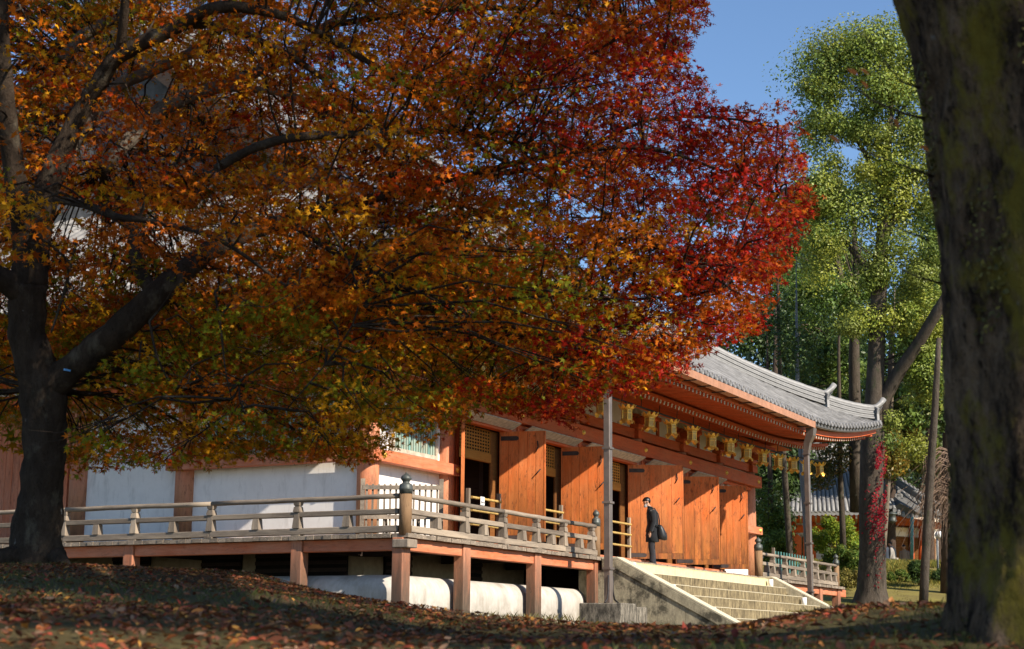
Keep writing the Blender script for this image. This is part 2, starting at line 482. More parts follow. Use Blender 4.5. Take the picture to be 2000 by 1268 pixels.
# ---------------------------------------------------------------- ground
CR_X = np.array([-900, 0, 130, 300, 500, 600, 700, 800, 900, 1000, 1100, 1250, 1400, 1480, 1600, 1700, 1850, 2600], float)
CR_Z = np.array([.62, .50, .50, .47, .43, .345, .265, .20, .15, .115, .10, .085, .065, .075, .10, .105, .11, .20])
CR_D = np.array([11, 10.5, 10.5, 10.5, 10.5, 10, 9.5, 9, 8.5, 8, 7.5, 7, 6.5, 6, 5.5, 5, 4.5, 4.5])
def sst(x): x = np.clip(x, 0, 1); return x * x * (3 - 2 * x)
def ground_z(X, D):
    X = np.asarray(X, float); D = np.asarray(D, float)
    Ds = np.maximum(D, .8)
    px = np.clip(1000 + FPX * X / Ds, -900, 2600)
    zc = np.interp(px, CR_X, CR_Z); dc = np.interp(px, CR_X, CR_D)
    tt = np.clip((D - 3.4) / (dc - 3.4), 0, 1)
    z0 = -.02 + .0 * D
    near = np.where(D < 3.4, z0 - .045 * (3.4 - D), z0 + (zc - z0) * tt ** .9)
    u = CAM[0] + X * RH[0] + D * FH[0]
    v = CAM[1] + X * RH[1] + D * FH[1]
    court = .43 + .035 * np.clip(u - 9, 0, 30)
    bank = sst((D - 62) / 17) * 2.5 * sst((X - 4) / 9) + np.clip(D - 78, 0, 400) * .035
    far = court + bank - .35 * sst((v + 8) / -8) * (D < 60)
    dip = sst((D - dc) / 3.0)
    mid = zc * (1 - dip) + (zc - .10) * dip
    k = sst((D - 20) / 14)
    out = np.where(D < dc, near, mid * (1 - k) + far * k)
    out = out + .018 * np.sin(X * 2.3 + D * 1.1) * np.sin(D * 1.7 - X) * np.clip((D - 1) / 3, 0, 1) * (D < 14)
    return out
def grow(lo, hi, a, b, st, g=1.22):
    xs = list(np.arange(lo, hi + 1e-6, st)); s = st
    x = hi
    while x < b: s *= g; x += s; xs.append(x)
    s = st; x = lo
    while x > a: s *= g; x -= s; xs.insert(0, x)
    return np.array(xs)
gx = grow(-7, 4, -900, 900, .16); gd = grow(-3, 15, -60, 1500, .16)
GX, GD = np.meshgrid(gx, gd)
GZ = ground_z(GX, GD)
P = CAM[None, None, :2] + GX[..., None] * RH + GD[..., None] * FH
gm = MB()
nx = len(gx); nd = len(gd)
gv = np.dstack([P, GZ]).reshape(-1, 3)
gf = [(j * nx + i, j * nx + i + 1, (j + 1) * nx + i + 1, (j + 1) * nx + i) for j in range(nd - 1) for i in range(nx - 1)]
gm.add(gv.tolist(), gf, True)
def m_ground():
    t = NT('leafy_turf')
    n = t.noise(t.coord((1, 1, 1), False), 1.3, 6, .7)
    f = t.noise(t.coord((1, 1, 1), False), 24, 6, .75)
    k = t.noise(t.coord((1, 1, 1), False), .16, 4, .6)
    c = t.mix(t.ramp(n, [(.35, 0), (.65, 1)]), (.085, .052, .03), (.085, .068, .028))
    c = t.mix(t.ramp(k, [(.4, 0), (.62, .6)]), c, (.16, .14, .045))
    c = t.mix(t.ramp(f, [(.4, 0), (.72, .75)]), c, (.035, .028, .015))
    tc = t.n('ShaderNodeTexCoord'); sp = t.n('ShaderNodeSeparateXYZ'); t.l(tc.outputs['Object'], sp.inputs[0])
    mr = t.n('ShaderNodeMapRange'); mr.inputs[1].default_value = 24; mr.inputs[2].default_value = 31; t.l(sp.outputs[0], mr.inputs[0])
    g = t.mix(t.ramp(t.noise(t.coord((1, 1, 1), False), .8, 6, .7), [(.3, 0), (.7, 1)]), (.16, .125, .05), (.27, .23, .06))
    c = t.mix(mr.outputs[0], c, g)
    t.color(c); t.rough(.95); t.spec(.1); t.bump(f, .8, .03)
    return t.m
M['ground'] = m_ground()
ground = gm.build('ground', M['ground']); tag(ground, kind='structure')

# ---------------------------------------------------------------- the hall
HALL = root('temple_hall', (14.93, 10.0, .43), 'vermilion and white Japanese temple hall with raised veranda and grey tiled roof', 'temple')
COLU = [2.6, 5.88, 9.12, 12.75, 17.09, 20.7, 24.0, 27.26]
COLV = [2.6, 7.55, 10.75, 14.0, 17.2, 20.5, 25.4]
UE = 29.86          # right end of veranda
VE = 28.0           # rear end of veranda
ZD = 2.085          # deck surface
def rise(u):
    a = max(0.0, u - 21.9, 7.96 - u)
    return .95 * (a / 9.05) ** 2
def risev(v):
    a = max(0.0, 5.0 - v, v - 23.0)
    return .95 * (a / 6.3) ** 2

# plinth with a rounded shoulder
pm = MB()
def ringpts(off):     # plan rectangle grown by off
    return [(off, off), (UE - off, off), (UE - off, VE - off), (off, VE - off)]
prof = [(.40, .2), (.42, .75)] + [(.42 + .38 * (1 - math.cos(a)), .97 + .36 * math.sin(a)) for a in np.linspace(0, math.pi / 2, 8)] + [(2.5, 1.36)]
ncorner = 6
def plan(off):
    pts = []; r = .5
    cs = [(off + r, off + r, 180), (UE - off - r, off + r, 270), (UE - off - r, VE - off - r, 0), (off + r, VE - off - r, 90)]
    for cx, cy, a0 in cs:
        for k in range(ncorner + 1):
            a = math.radians(a0 + 90 * k / ncorner); pts.append((cx + r * math.cos(a), cy + r * math.sin(a)))
    return pts
vs = []
for off, z in prof:
    vs += [(x, y, z) for x, y in plan(off)]
npn = 4 * (ncorner + 1)
fs = [(i * npn + j, i * npn + (j + 1) % npn, (i + 1) * npn + (j + 1) % npn, (i + 1) * npn + j) for i in range(len(prof) - 1) for j in range(npn)]
pm.add(vs, fs, True)
pm.build('plinth', M['plinth'], HALL)
# wall below the floor, with vents
um = MB(); um.box(2.62, 27.24, 2.66, 25.3, 1.2, 2.3); um.build('underfloor_wall', M['dustwall'], HALL)
for i in range(7):
    u = (COLU[i] + COLU[i + 1]) / 2 - .3
    b = MB(); b.box(u - .55, u + .55, 2.60, 2.655, 1.45, 1.95); o = b.build('vent', M['black'], HALL)
    for k in range(3):
        s = MB(); s.box(u - .55, u + .55, 2.575, 2.598, 1.5 + k * .16, 1.57 + k * .16); s.build('vent_slat', M['vent'], o)
for v in (3.6, 4.9, 6.4, 9.0):
    b = MB(); b.box(2.56, 2.615, v - .55, v + .55, 1.42, 1.98); o = b.build('vent', M['black'], HALL)
    for k in range(3):
        s = MB(); s.box(2.53, 2.558, v - .55, v + .55, 1.5 + k * .16, 1.58 + k * .16); s.build('vent_slat', M['vent'], o)

# deck boards, end grain showing at the edge
bx = MB(); bx.box(0, 1, 0, 1, 0, 1)
brdX = bx.mesh('deck_board', M['woodX']); bx = MB(); bx.box(0, 1, 0, 1, 0, 1); brdY = bx.mesh('deck_board', M['woodY'])
u = .02
while u < UE - .02:
    w = random.uniform(.16, .24); w = min(w, UE - .02 - u)
    if u < .35: w = .34
    ln = min(2.6, max(.35, u), max(.35, UE - u))
    v0 = random.uniform(-.012, .012)
    if not (9.3 < u < 20.5 and False):
        place('deck_board', brdY, HALL, (u + .003, v0, 2.0 + random.uniform(-.004, .004)), None, (w - .007, ln - v0, .083 + random.uniform(-.003, .003)))
    u += w
v = .38
while v < 17.6:
    w = random.uniform(.16, .24)
    ln = min(2.6, v - .02)
    u0 = random.uniform(-.012, .012)
    place('deck_board', brdX, HALL, (u0, v + .003, 2.0 + random.uniform(-.004, .004)), None, (ln - u0, w - .007, .083 + random.uniform(-.003, .003)))
    v += w
# edge beams, posts
def boxpart(name, x0, x1, y0, y1, z0, z1, mat, par=HALL, bev=.012):
    b = MB(); b.box(x0, x1, y0, y1, z0, z1); return b.build(name, mat, par, bev)
PU = [.14, 2.54, 5.8, 8.98]
for a, b in zip(PU[:-1], PU[1:]):
    boxpart('deck_beam', a + .155, b - .155, .13, .30, 1.76, 1.995, M['fadedX'])
PR = [20.9, 24.0, 27.3, 29.45]
for a, b in zip(PR[:-1], PR[1:]):
    boxpart('deck_beam', a + .155, b - .155, .13, .30, 1.76, 1.995, M['fadedX'])
boxpart('deck_beam', 29.6, 30.3, .10, .32, 1.74, 1.995, M['fadedX'])
PVL = [.24, 2.63, 6.95, 11.2, 15.4]
for a, b in zip(PVL[:-1], PVL[1:]):
    boxpart('deck_beam', .13, .30, a + .135, b - .135, 1.76, 1.995, M['fadedY'])
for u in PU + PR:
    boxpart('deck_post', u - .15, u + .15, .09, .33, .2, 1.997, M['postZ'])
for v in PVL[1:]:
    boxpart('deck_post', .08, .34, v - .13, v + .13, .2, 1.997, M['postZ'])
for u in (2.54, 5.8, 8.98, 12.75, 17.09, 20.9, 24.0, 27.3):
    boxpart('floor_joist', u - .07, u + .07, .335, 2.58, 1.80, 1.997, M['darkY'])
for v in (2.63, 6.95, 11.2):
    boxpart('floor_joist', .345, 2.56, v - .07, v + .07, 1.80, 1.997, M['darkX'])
cb = MB(); cb.bar((.16, .16, 1.98), (.16, .16, 1.80), .34, .34, taper=.8)
cb2 = MB(); cb2.box(-.06, .30, -.06, .30, 1.80, 1.965); cb2.build('corner_bracket', M['woodZ'], HALL, .015)

# ---- railings
RLv = .10
def tubeh(name, a, b, r, mat, par=HALL):
    t = MB(); n = 7
    a = Vector(a); b = Vector(b)
    pts = [a.lerp(b, i / n) + Vector((0, 0, random.uniform(-.006, .006))) for i in range(n + 1)]
    t.tube(pts, [r * random.uniform(.95, 1.05) for _ in pts], 10); return t.build(name, mat, par)
def railing(p0, p1, big, small, ax):
    # p0,p1 ends along axis; line at RLv
    def L(t, off=0.0, z=0.0):
        return (t, RLv + off, z) if ax == 'X' else (RLv + off, t, z)
    # rails in lengths joined at the big struts
    cuts = [p0] + [b for i, b in enumerate(big) if i % 2 == 1 and p0 + .6 < b < p1 - .6] + [p1]
    for a, b in zip(cuts[:-1], cuts[1:]):
        tubeh('top_rail', L(a + .002, 0, 2.80), L(b - .002, 0, 2.80), .052, M['wood' + ax])
        s = .11
        if ax == 'X':
            boxpart('middle_rail', a + .003, b - .003, RLv - .055, RLv + .055, 2.455, 2.56, M['woodX'])
            boxpart('base_rail', a + .003, b - .003, RLv - .065, RLv + .065, 2.105, 2.235, M['woodX'])
        else:
            boxpart('middle_rail', RLv - .055, RLv + .055, a + .003, b - .003, 2.455, 2.56, M['woodY'])
            boxpart('base_rail', RLv - .065, RLv + .065, a + .003, b - .003, 2.105, 2.235, M['woodY'])
    for t in big:
        if not p0 < t < p1: continue
        q = MB(); c = L(t)
        for z0, z1, w0, w1 in ((2.237, 2.60, .085, .052), (2.562, 2.667, .08, .065), (2.660, 2.692, .045, .05), (2.688, 2.752, .062, .075)):
            vs = [(c[0] + sx * w, c[1] + sy * w, z) for z, w in ((z0, w0), (z1, w1)) for sx, sy in ((-1, -1), (1, -1), (1, 1), (-1, 1))]
            q.add(vs, [(3, 2, 1, 0), (4, 5, 6, 7), (0, 1, 5, 4), (1, 2, 6, 5), (2, 3, 7, 6), (3, 0, 4, 7)])
        q.build('rail_strut', M['woodZ'], HALL)
        k = MB(); k.box(c[0] - .1, c[0] + .1, c[1] - .1, c[1] + .1, 2.083, 2.104); k.build('rail_foot', M['woodZ'], HALL)
    for t in small:
        if not p0 < t < p1: continue
        q = MB(); c = L(t)
        vs = [(c[0] + sx * w, c[1] + sy * w, z) for z, w in ((2.237, .085), (2.453, .068)) for sx, sy in ((-1, -1), (1, -1), (1, 1), (-1, 1))]
        q.add(vs, [(3, 2, 1, 0), (4, 5, 6, 7), (0, 1, 5, 4), (1, 2, 6, 5), (2, 3, 7, 6), (3, 0, 4, 7)])
        q.build('rail_strut', M['woodZ'], HALL)
M['brownwoodZ'] = m_wood('brown_post', 'Z', (.14, .08, .04), (.30, .185, .10), (.24, .14, .07))
def giboshi(u, v, r=.125, zt=2.86):
    p = MB(); p.lathe([(r, 2.05), (r, zt)], 20); o = p.build('railing_post', M['brownwoodZ'], HALL)
    g = MB()
    g.lathe([(r * 1.04, zt - .02), (r * 1.06, zt + .06), (r * 1.09, zt + .065), (r * 1.09, zt + .085), (r * 1.04, zt + .09), (r * 1.04, zt + .13),
             (r * .95, zt + .165), (r * .62, zt + .185), (r * .52, zt + .205), (r * .6, zt + .23), (r * .82, zt + .26), (r * .84, zt + .285),
             (r * .7, zt + .325), (r * .4, zt + .355), (r * .16, zt + .375), (r * .05, zt + .40)], 20)
    c = g.build('post_finial', M['copperg'], o)
    for ob in (o,):
        ob.location = (u, v, 0)
    c.location = (0, 0, 0); c.matrix_parent_inverse = Matrix.Identity(4)
    return o
giboshi(.12, .12)
giboshi(8.95, .12, .10, 2.83)
giboshi(20.9, .12, .125, 2.9)
giboshi(29.25, .12, .10, 2.83)
railing(.24, 8.86, [2.43, 4.11, 5.70, 7.10, 8.63], [1.28, 3.24, 5.0, 6.46, 7.96], 'X')
railing(.24, 17.4, [2.62, 4.79, 6.81, 8.77, 11.0, 13.1, 15.2], [1.43, 3.62, 5.77, 7.84, 9.9, 12.0, 14.1, 16.2], 'Y')
railing(21.03, 29.16, [22.18, 23.42, 25.3, 26.8, 28.3], [21.6, 22.79, 24.3, 26.0, 27.5, 28.9], 'X')

# ---- columns
cm = MB(); cm.lathe([(.235, 0), (.24, 1.5), (.235, 3.0), (.225, 4.3)], 28); colme = cm.mesh('column', M['columnZ'])
for u in COLU: place('column', colme, HALL, (u, 2.6, 2.0))
for v in COLV[1:]: place('column', colme, HALL, (2.6, v, 2.0))
for v in COLV[1:3]: place('column', colme, HALL, (27.26, v, 2.0))
# ---- plaster walls
def wallF(u0, u1, z0, z1, v=2.60, mat='plaster'):
    boxpart('wall_panel', u0, u1, v, v + .12, z0, z1, M[mat], bev=0)
def wallL(v0, v1, z0, z1, u=2.60, mat='plaster'):
    boxpart('wall_panel', u, u + .12, v0, v1, z0, z1, M[mat], bev=0)
wallF(2.84, 5.64, 2.1, 6.0); wallF(24.24, 27.02, 2.1, 6.0)
for a, b in zip(COLV[:-1], COLV[1:]):
    wallL(a + .2, b - .2, 2.1, 6.9)
boxpart('wall_panel', 27.2, 27.32, 2.8, 25.2, 2.1, 6.9, M['plaster'], bev=0)
boxpart('wall_panel', 2.8, 27.1, 25.3, 25.42, 2.1, 6.9, M['plaster'], bev=0)
# sills
boxpart('floor_sill', 2.8, 5.7, 2.50, 2.60, 2.09, 2.24, M['fadedX']); boxpart('floor_sill', 24.2, 27.1, 2.50, 2.60, 2.09, 2.24, M['fadedX'])
boxpart('floor_sill', 2.50, 2.60, 2.8, 7.35, 2.09, 2.24, M['fadedY']); boxpart('floor_sill', 2.50, 2.60, 7.75, 18, 2.09, 2.24, M['fadedY'])
boxpart('door_sill', 6.05, 24.0, 2.30, 2.58, 2.09, 2.44, M['fadedX'])
# timber panels of the bay behind the maple trunk
for k in range(12):
    v0 = 11.05 + k * .225
    boxpart('wall_board', 2.50, 2.58, v0, v0 + .218, 2.25, 5.4, M['fadedZ'], bev=.006)
# ---- tie beams (nageshi)
boxpart('tie_beam', 2.25, 6.0, 2.25, 2.42, 3.83, 4.09, M['fadedX'])
boxpart('tie_beam', 2.25, 2.42, 2.425, 7.88, 3.83, 4.09, M['fadedY'])
boxpart('tie_beam', 23.95, 27.65, 2.25, 2.42, 3.83, 4.09, M['fadedX'])
boxpart('upper_tie_beam', 2.2, 27.62, 2.23, 2.42, 5.47, 5.87, M['paintX'])
boxpart('upper_tie_beam', 2.23, 2.42, 2.43, 24, 5.47, 5.87, M['paintY'])
boxpart('upper_lintel', 2.8, 27.1, 2.43, 2.56, 5.36, 5.47, M['paintX'])
boxpart('head_beam', 2.6, 27.3, 2.47, 2.75, 6.0, 6.29, M['paintX'])
boxpart('head_beam', 2.47, 2.75, 2.78, 24, 6.0, 6.29, M['paintY'])
bs = MB(); bs.lathe([(.001, -.055), (.035, -.05), (.062, -.03), (.07, 0), (.085, .012), (.085, .02)], 14, axis='Y'); bossme = bs.mesh('nail_cover', M['gold'])
bs = MB(); bs.lathe([(.001, -.055), (.035, -.05), (.062, -.03), (.07, 0), (.085, .012), (.085, .02)], 14, axis='X'); bossmx = bs.mesh('nail_cover', M['gold'])
for u in (2.68, 5.88, 27.39): place('nail_cover', bossme, HALL, (u, 2.245, 3.97))
for u in COLU: place('nail_cover', bossme, HALL, (u, 2.225, 5.67))
for v in (2.64, 7.52): place('nail_cover', bossmx, HALL, (2.245, v, 3.97))

# ---- windows with upright slats
def slatwin(ax, a0, a1, z0, z1, par=HALL):
    f = MB()
    if ax == 'X':
        f.box(a0, a1, 2.49, 2.585, z0 - .09, z0); f.box(a0, a1, 2.49, 2.585, z1, z1 + .09)
        f.box(a0 - .09, a0, 2.49, 2.585, z0 - .09, z1 + .09); f.box(a1, a1 + .09, 2.49, 2.585, z0 - .09, z1 + .09)
        f.cur = 1; f.box(a0, a1, 2.592, 2.598, z0, z1)
    else:
        f.box(2.49, 2.585, a0, a1, z0 - .09, z0); f.box(2.49, 2.585, a0, a1, z1, z1 + .09)
        f.box(2.49, 2.585, a0 - .09, a0, z0 - .09, z1 + .09); f.box(2.49, 2.585, a1, a1 + .09, z0 - .09, z1 + .09)
        f.cur = 1; f.box(2.592, 2.598, a0, a1, z0, z1)
    o = f.build('window', [M['cream'], M['black']], par)
    n = int((a1 - a0) / .105)
    for i in range(n):
        c = a0 + (i + .5) * (a1 - a0) / n
        s = MB()
        if ax == 'X': s.box(c - .036, c + .036, 2.53, 2.575, z0 + .002, z1 - .002)
        else: s.box(2.53, 2.575, c - .036, c + .036, z0 + .002, z1 - .002)
        s.build('slat', M['slat'], o)
slatwin('X', 3.5, 5.3, 4.24, 5.3); slatwin('X', 24.9, 26.5, 4.24, 5.3); slatwin('Y', 3.1, 6.85, 4.24, 5.3)

# ---- door bays
M['planks'] = M['doorZ']
def leafdoor(hx, hy, ang, width, z0=2.47, z1=5.2, vis=True):
    """hinge at (hx,hy); ang = plan direction of the leaf from the hinge"""
    d = Vector((math.cos(ang), math.sin(ang), 0)); n = Vector((-d.y, d.x, 0))
    if n.x > 0: n = -n
    Mx = Matrix(((d.x, n.x, 0, hx), (d.y, n.y, 0, hy), (0, 0, 1, 0), (0, 0, 0, 1)))
    f = MB(); f.box(0, width, -.03, .018, z0, z1, Mx)      # core
    f.box(-.035, 0, -.035, .04, z0 - .05, z1 + .07, Mx); f.box(width, width + .035, -.035, .045, z0, z1, Mx)
    f.box(0, width, .022, .04, z0, z0 + .16, Mx)
    o = f.build('door', M['doorZ'], HALL)
    cuts = sorted([0.0] + [width * (i + random.uniform(-.12, .12)) / 5 for i in range(1, 5)] + [width])
    for a, b in zip(cuts[:-1], cuts[1:]):
        p = MB(); p.box(a + .004, b - .004, .019, .036 + random.uniform(-.002, .003), z0 + .165, z1, Mx); p.build('plank', M['doorZ'], o)
    if vis:
        for zc, w, c in ((z1 - .17, .46, 0), (z0 + .10, .5, 1)):
            s = MB(); h = .055
            pts = [(.0, -h), (w - h, -h), (w - h * .3, -h * .7), (w, 0), (w - h * .3, h * .7), (w - h, h), (0, h)]
            vs = [Mx @ Vector((x, y, zc + z)) for y in (.038, .05) for x, z in pts]
            k = len(pts)
            s.add(vs, [tuple(range(k, 2 * k)), tuple(reversed(range(k)))] + [(i, (i + 1) % k, k + (i + 1) % k, k + i) for i in range(k)])
            s.build('hinge_strap', M['strap'], o)
        s = MB(); s.tube([Mx @ Vector((width - .16, .06, z1 - .25)), Mx @ Vector((width - .14, .075, z1 - .4)), Mx @ Vector((width - .2, .06, z1 - .52))], .014, 6); s.build('door_hook', M['iron'], o)
        s = MB(); s.tube([Mx @ Vector((width - .08, .05, z1 - .95)), Mx @ Vector((width - .2, .09, z1 - 1.1))], .016, 6); s.build('door_hook', M['iron'], o)
def A(dx, dy): return math.atan2(dy, dx)
leafdoor(8.62, 2.56, A(.24, -1.02), 1.10)
leafdoor(12.1, 2.54, A(.22, -1.12), 1.22)
leafdoor(16.65, 2.58, A(.8, -1.33), 1.56)
leafdoor(20.3, 2.56, A(.45, -1.0), 1.30)
leafdoor(23.5, 2.56, A(.42, -.95), 1.12)
for i in range(1, 6):
    a, b = COLU[i], COLU[i + 1]
    if i == 1: leafdoor(a + .42, 2.36, A(-.86, -.51), .72, vis=False)
    for uu in (a + .29, b - .29):
        boxpart('door_jamb', uu - .06, uu + .06, 2.40, 2.62, 2.44, 5.36, M['paintZ'])
    # lintel, cream transom
    boxpart('door_lintel', a + .355, b - .355, 2.40, 2.62, 5.2, 5.355, M['paintX'])
    tp = MB(); Mt = Matrix.Translation((0, 2.36, 5.26)) @ Matrix.Rotation(math.radians(-28), 4, 'X')
    tp.box(a + .3, b - .3, -.30, .0, .0, .03, Mt); tp.build('transom_board', M['cream'], HALL)
    boxpart('transom_post', a - .05, a + .05, 2.33, 2.40, 5.13, 5.465, M['paintZ'])
    # inner frame and lattice
    boxpart('inner_panel', a + .36, a + .60, 2.72, 2.78, 2.44, 5.2, M['inner'])
    boxpart('inner_panel', b - .75, b - .36, 2.72, 2.78, 2.44, 5.2, M['inner'])
    boxpart('inner_beam', a + .60, b - .75, 2.70, 2.80, 4.40, 4.62, M['ochre'])
    la = MB(); x0, x1, z0, z1 = a + .62, b - .77, 4.63, 5.19
    n = int((x1 - x0) / .13)
    for k in range(n + 1):
        x = x0 + (x1 - x0) * k / n; la.box(x - .020, x + .020, 2.738, 2.750, z0, z1)
    for k in range(8):
        z = z0 + (z1 - z0) * k / 7; la.box(x0, x1, 2.734, 2.754, z - .017, z + .017)
    tag(la.build('lattice', M['ochre'], HALL), kind='stuff')
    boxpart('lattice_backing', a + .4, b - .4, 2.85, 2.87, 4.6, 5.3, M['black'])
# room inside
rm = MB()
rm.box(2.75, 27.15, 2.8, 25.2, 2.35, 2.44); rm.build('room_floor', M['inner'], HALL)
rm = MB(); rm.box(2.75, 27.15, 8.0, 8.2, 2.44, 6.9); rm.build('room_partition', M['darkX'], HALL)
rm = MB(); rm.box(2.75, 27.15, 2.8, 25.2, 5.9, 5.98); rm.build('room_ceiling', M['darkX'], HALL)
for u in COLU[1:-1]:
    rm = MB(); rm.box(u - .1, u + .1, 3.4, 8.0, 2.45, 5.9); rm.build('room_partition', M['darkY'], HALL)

# ---- above the head beam: plaster, struts, brackets, eave purlins
boxpart('frieze_panel', 2.6, 27.2, 2.62, 2.72, 6.29, 7.2, M['plaster'], bev=0)
for i in range(7):
    c = (COLU[i] + COLU[i + 1]) / 2
    boxpart('frieze_strut', c - .07, c + .07, 2.55, 2.615, 6.293, 6.75, M['paintZ'])
    boxpart('strut_block', c - .14, c + .14, 2.50, 2.615, 6.76, 6.88, M['paintX'])
bk = MB()
def frust(mb, c, z0, z1, w0, w1):
    vs = [(c[0] + sx * w, c[1] + sy * w, z) for z, w in ((z0, w0), (z1, w1)) for sx, sy in ((-1, -1), (1, -1), (1, 1), (-1, 1))]
    mb.add(vs, [(3, 2, 1, 0), (4, 5, 6, 7), (0, 1, 5, 4), (1, 2, 6, 5), (2, 3, 7, 6), (3, 0, 4, 7)])
frust(bk, (0, 0), 6.0, 6.24, .26, .26); frust(bk, (0, 0), 6.245, 6.33, .20, .28); bk.box(-.28, .28, -.28, .28, 6.332, 6.42)
def armpts(L, h, z):   # bracket arm with a curved underside
    return [(-L, z + h), (-L, z + h * .55), (-L * .8, z + h * .2), (-L * .45, z), (L * .45, z), (L * .8, z + h * .2), (L, z + h * .55), (L, z + h)]
def arm(mb, L, h, z, w, ax, oy=0):
    p = armpts(L, h, z); k = len(p)
    if ax == 'X': vs = [(x, y + oy, zz) for y in (-w, w) for x, zz in p]
    else: vs = [(y, x + oy, zz) for y in (-w, w) for x, zz in p]
    f = [tuple(range(k)), tuple(reversed(range(k, 2 * k)))] + [(i, k + i, k + (i + 1) % k, (i + 1) % k) for i in range(k)]
    mb.add(vs, f)
arm(bk, .62, .20, 6.43, .085, 'X'); arm(bk, .75, .20, 6.432, .083, 'Y')
for x, y in ((-.5, 0), (.5, 0), (0, 0), (0, -.62)):
    frust(bk, (x, y), 6.635, 6.70, .09, .13); frust(bk, (x, y), 6.701, 6.76, .13, .13)
bkme = bk.mesh('bracket', M['paintX'])
for u in COLU: place('bracket', bkme, HALL, (u, 2.6, 0))
for v in COLV[1:]: place('bracket', bkme, HALL, (2.6, v, 0), (0, 0, math.radians(-90)))
boxpart('eave_purlin', 1.7, 28.2, 1.90, 2.06, 6.77, 6.95, M['paintX'])
boxpart('eave_purlin', 1.90, 2.06, 2.07, 24, 6.77, 6.95, M['paintY'])
# ---- eaves and roof
def hipv(u):      # inner limit of front rafters beyond the end columns
    if u > 27.26: return 2.6 - (u - 27.26) * 1.07
    if u < 2.6: return 2.6 - (2.6 - u) * 1.07
    return 2.6
rc = {}
def rafter(name, a, b, w, h):
    r_ = MB(); a = Vector(a); b = Vector(b); d = (b - a).normalized()
    r_.bar(a, b, w, h); r_.cur = 1; r_.bar(b + d * .0015, b + d * .012, w * .96, h * .96)
    return r_.build(name, [M['paintY'], M['cream']], HALL)
u = -.75
while u < 30.6:
    dz = rise(u); vi = hipv(u)
    if vi > .75:
        rafter('base_rafter', (u, min(vi, 2.55), 6.99 + (min(vi, 2.55) - 2) * .28 + dz * .75), (u, .30, 6.51 + dz * .75), .085, .105)
    vi2 = min(vi, 1.25)
    if vi2 > -.6:
        rafter('flying_rafter', (u, vi2, 6.665 + (vi2 + .85) * .105 + dz), (u, -.85, 6.665 + dz), .08, .10)
    u += .27
# left side eave (seen only through leaves): the same, joined
lr = MB()
v = -.6
while v < 24:
    dz = risev(v) * .75
    lr.bar((min(2.5, max(.4, v)), v, 6.99 + dz), (.30, v, 6.51 + dz), .085, .105)
    lr.bar((min(1.2, max(-.5, v)), v, 6.83 + dz), (-.85, v, 6.665 + dz), .08, .10)
    v += .27
tag(lr.build('side_rafters', M['paintX'], HALL), kind='stuff')
def strip(name, fn, us, mat, par=HALL, sm=False):
    b = MB(); vs = []; k = None
    for u in us:
        p = fn(u); k = len(p); vs += p
    fs = [(i * k + j, (i + 1) * k + j, (i + 1) * k + (j + 1) % k, i * k + (j + 1) % k) for i in range(len(us) - 1) for j in range(k)]
    n = len(us)
    fs += [tuple(range(k)), tuple(reversed(range((n - 1) * k, n * k)))]
    b.add(vs, fs, sm); return b.build(name, mat, par)
US = list(np.linspace(-1.0, 30.85, 70))
def vout(u): return -.16 * (rise(u) / .95)
strip('rafter_end_beam', lambda u: [(u, .34, 6.57 + rise(u) * .75), (u, .48, 6.59 + rise(u) * .75), (u, .48, 6.70 + rise(u) * .75), (u, .34, 6.68 + rise(u) * .75)], list(np.linspace(.0, 29.5, 50)), M['paintX'])
strip('eave_board', lambda u: [(u, -.90 + vout(u), 6.722 + rise(u)), (u, -.74, 6.73 + rise(u)), (u, -.74, 6.90 + rise(u)), (u, -.90 + vout(u), 6.90 + rise(u))], US, M['paintX'])
strip('eave_board', lambda u: [(u, -1.12 + vout(u), 6.905 + rise(u)), (u, -.72, 6.905 + rise(u)), (u, -.72, 6.97 + rise(u)), (u, -1.12 + vout(u), 6.97 + rise(u))], US, M['woodX'])
VS = list(np.linspace(-1.0, 25, 60))
strip('eave_board', lambda v: [(-.90, v, 6.722 + risev(v)), (-.74, v, 6.73 + risev(v)), (-.74, v, 6.90 + risev(v)), (-.90, v, 6.90 + risev(v))], VS, M['paintY'])
# soffit
strip('soffit', lambda u: [(u, min(2.55, max(hipv(u), -.7)), 7.05 + rise(u) * .75), (u, min(.5, max(hipv(u), -.7)), 6.74 + rise(u) * .75), (u, min(.5, max(hipv(u), -.7)), 6.76 + rise(u) * .75), (u, min(2.55, max(hipv(u), -.7)), 7.07 + rise(u) * .75)], list(np.linspace(-.9, 30.7, 60)), M['paintY'])
strip('soffit', lambda u: [(u, .5, 6.80 + rise(u)), (u, -.8, 6.722 + rise(u)), (u, -.8, 6.735 + rise(u)), (u, .5, 6.84 + rise(u))], list(np.linspace(-.9, 30.7, 60)), M['paintY'])
b_ = MB(); b_.box(.35, 2.6, 2.6, 24.5, 7.10, 7.13); b_.box(-.8, .6, .0, 24.5, 6.93, 6.96); b_.build('soffit', M['paintX'], HALL)
b_ = MB(); b_.box(27.3, 30.4, 2.0, 24.5, 7.10, 7.13); b_.build('soffit', M['paintX'], HALL)
# hip rafter at the far corner
hb = MB(); hb.bar((27.26, 2.6, 7.0), (30.55, -.93, 6.78 + .82), .2, .22); hb.build('hip_rafter', M['paintX'], HALL)
hb = MB(); hb.bar((2.6, 2.6, 7.0), (-.7, -.93, 6.78 + .82), .2, .22); hb.build('hip_rafter', M['paintX'], HALL)

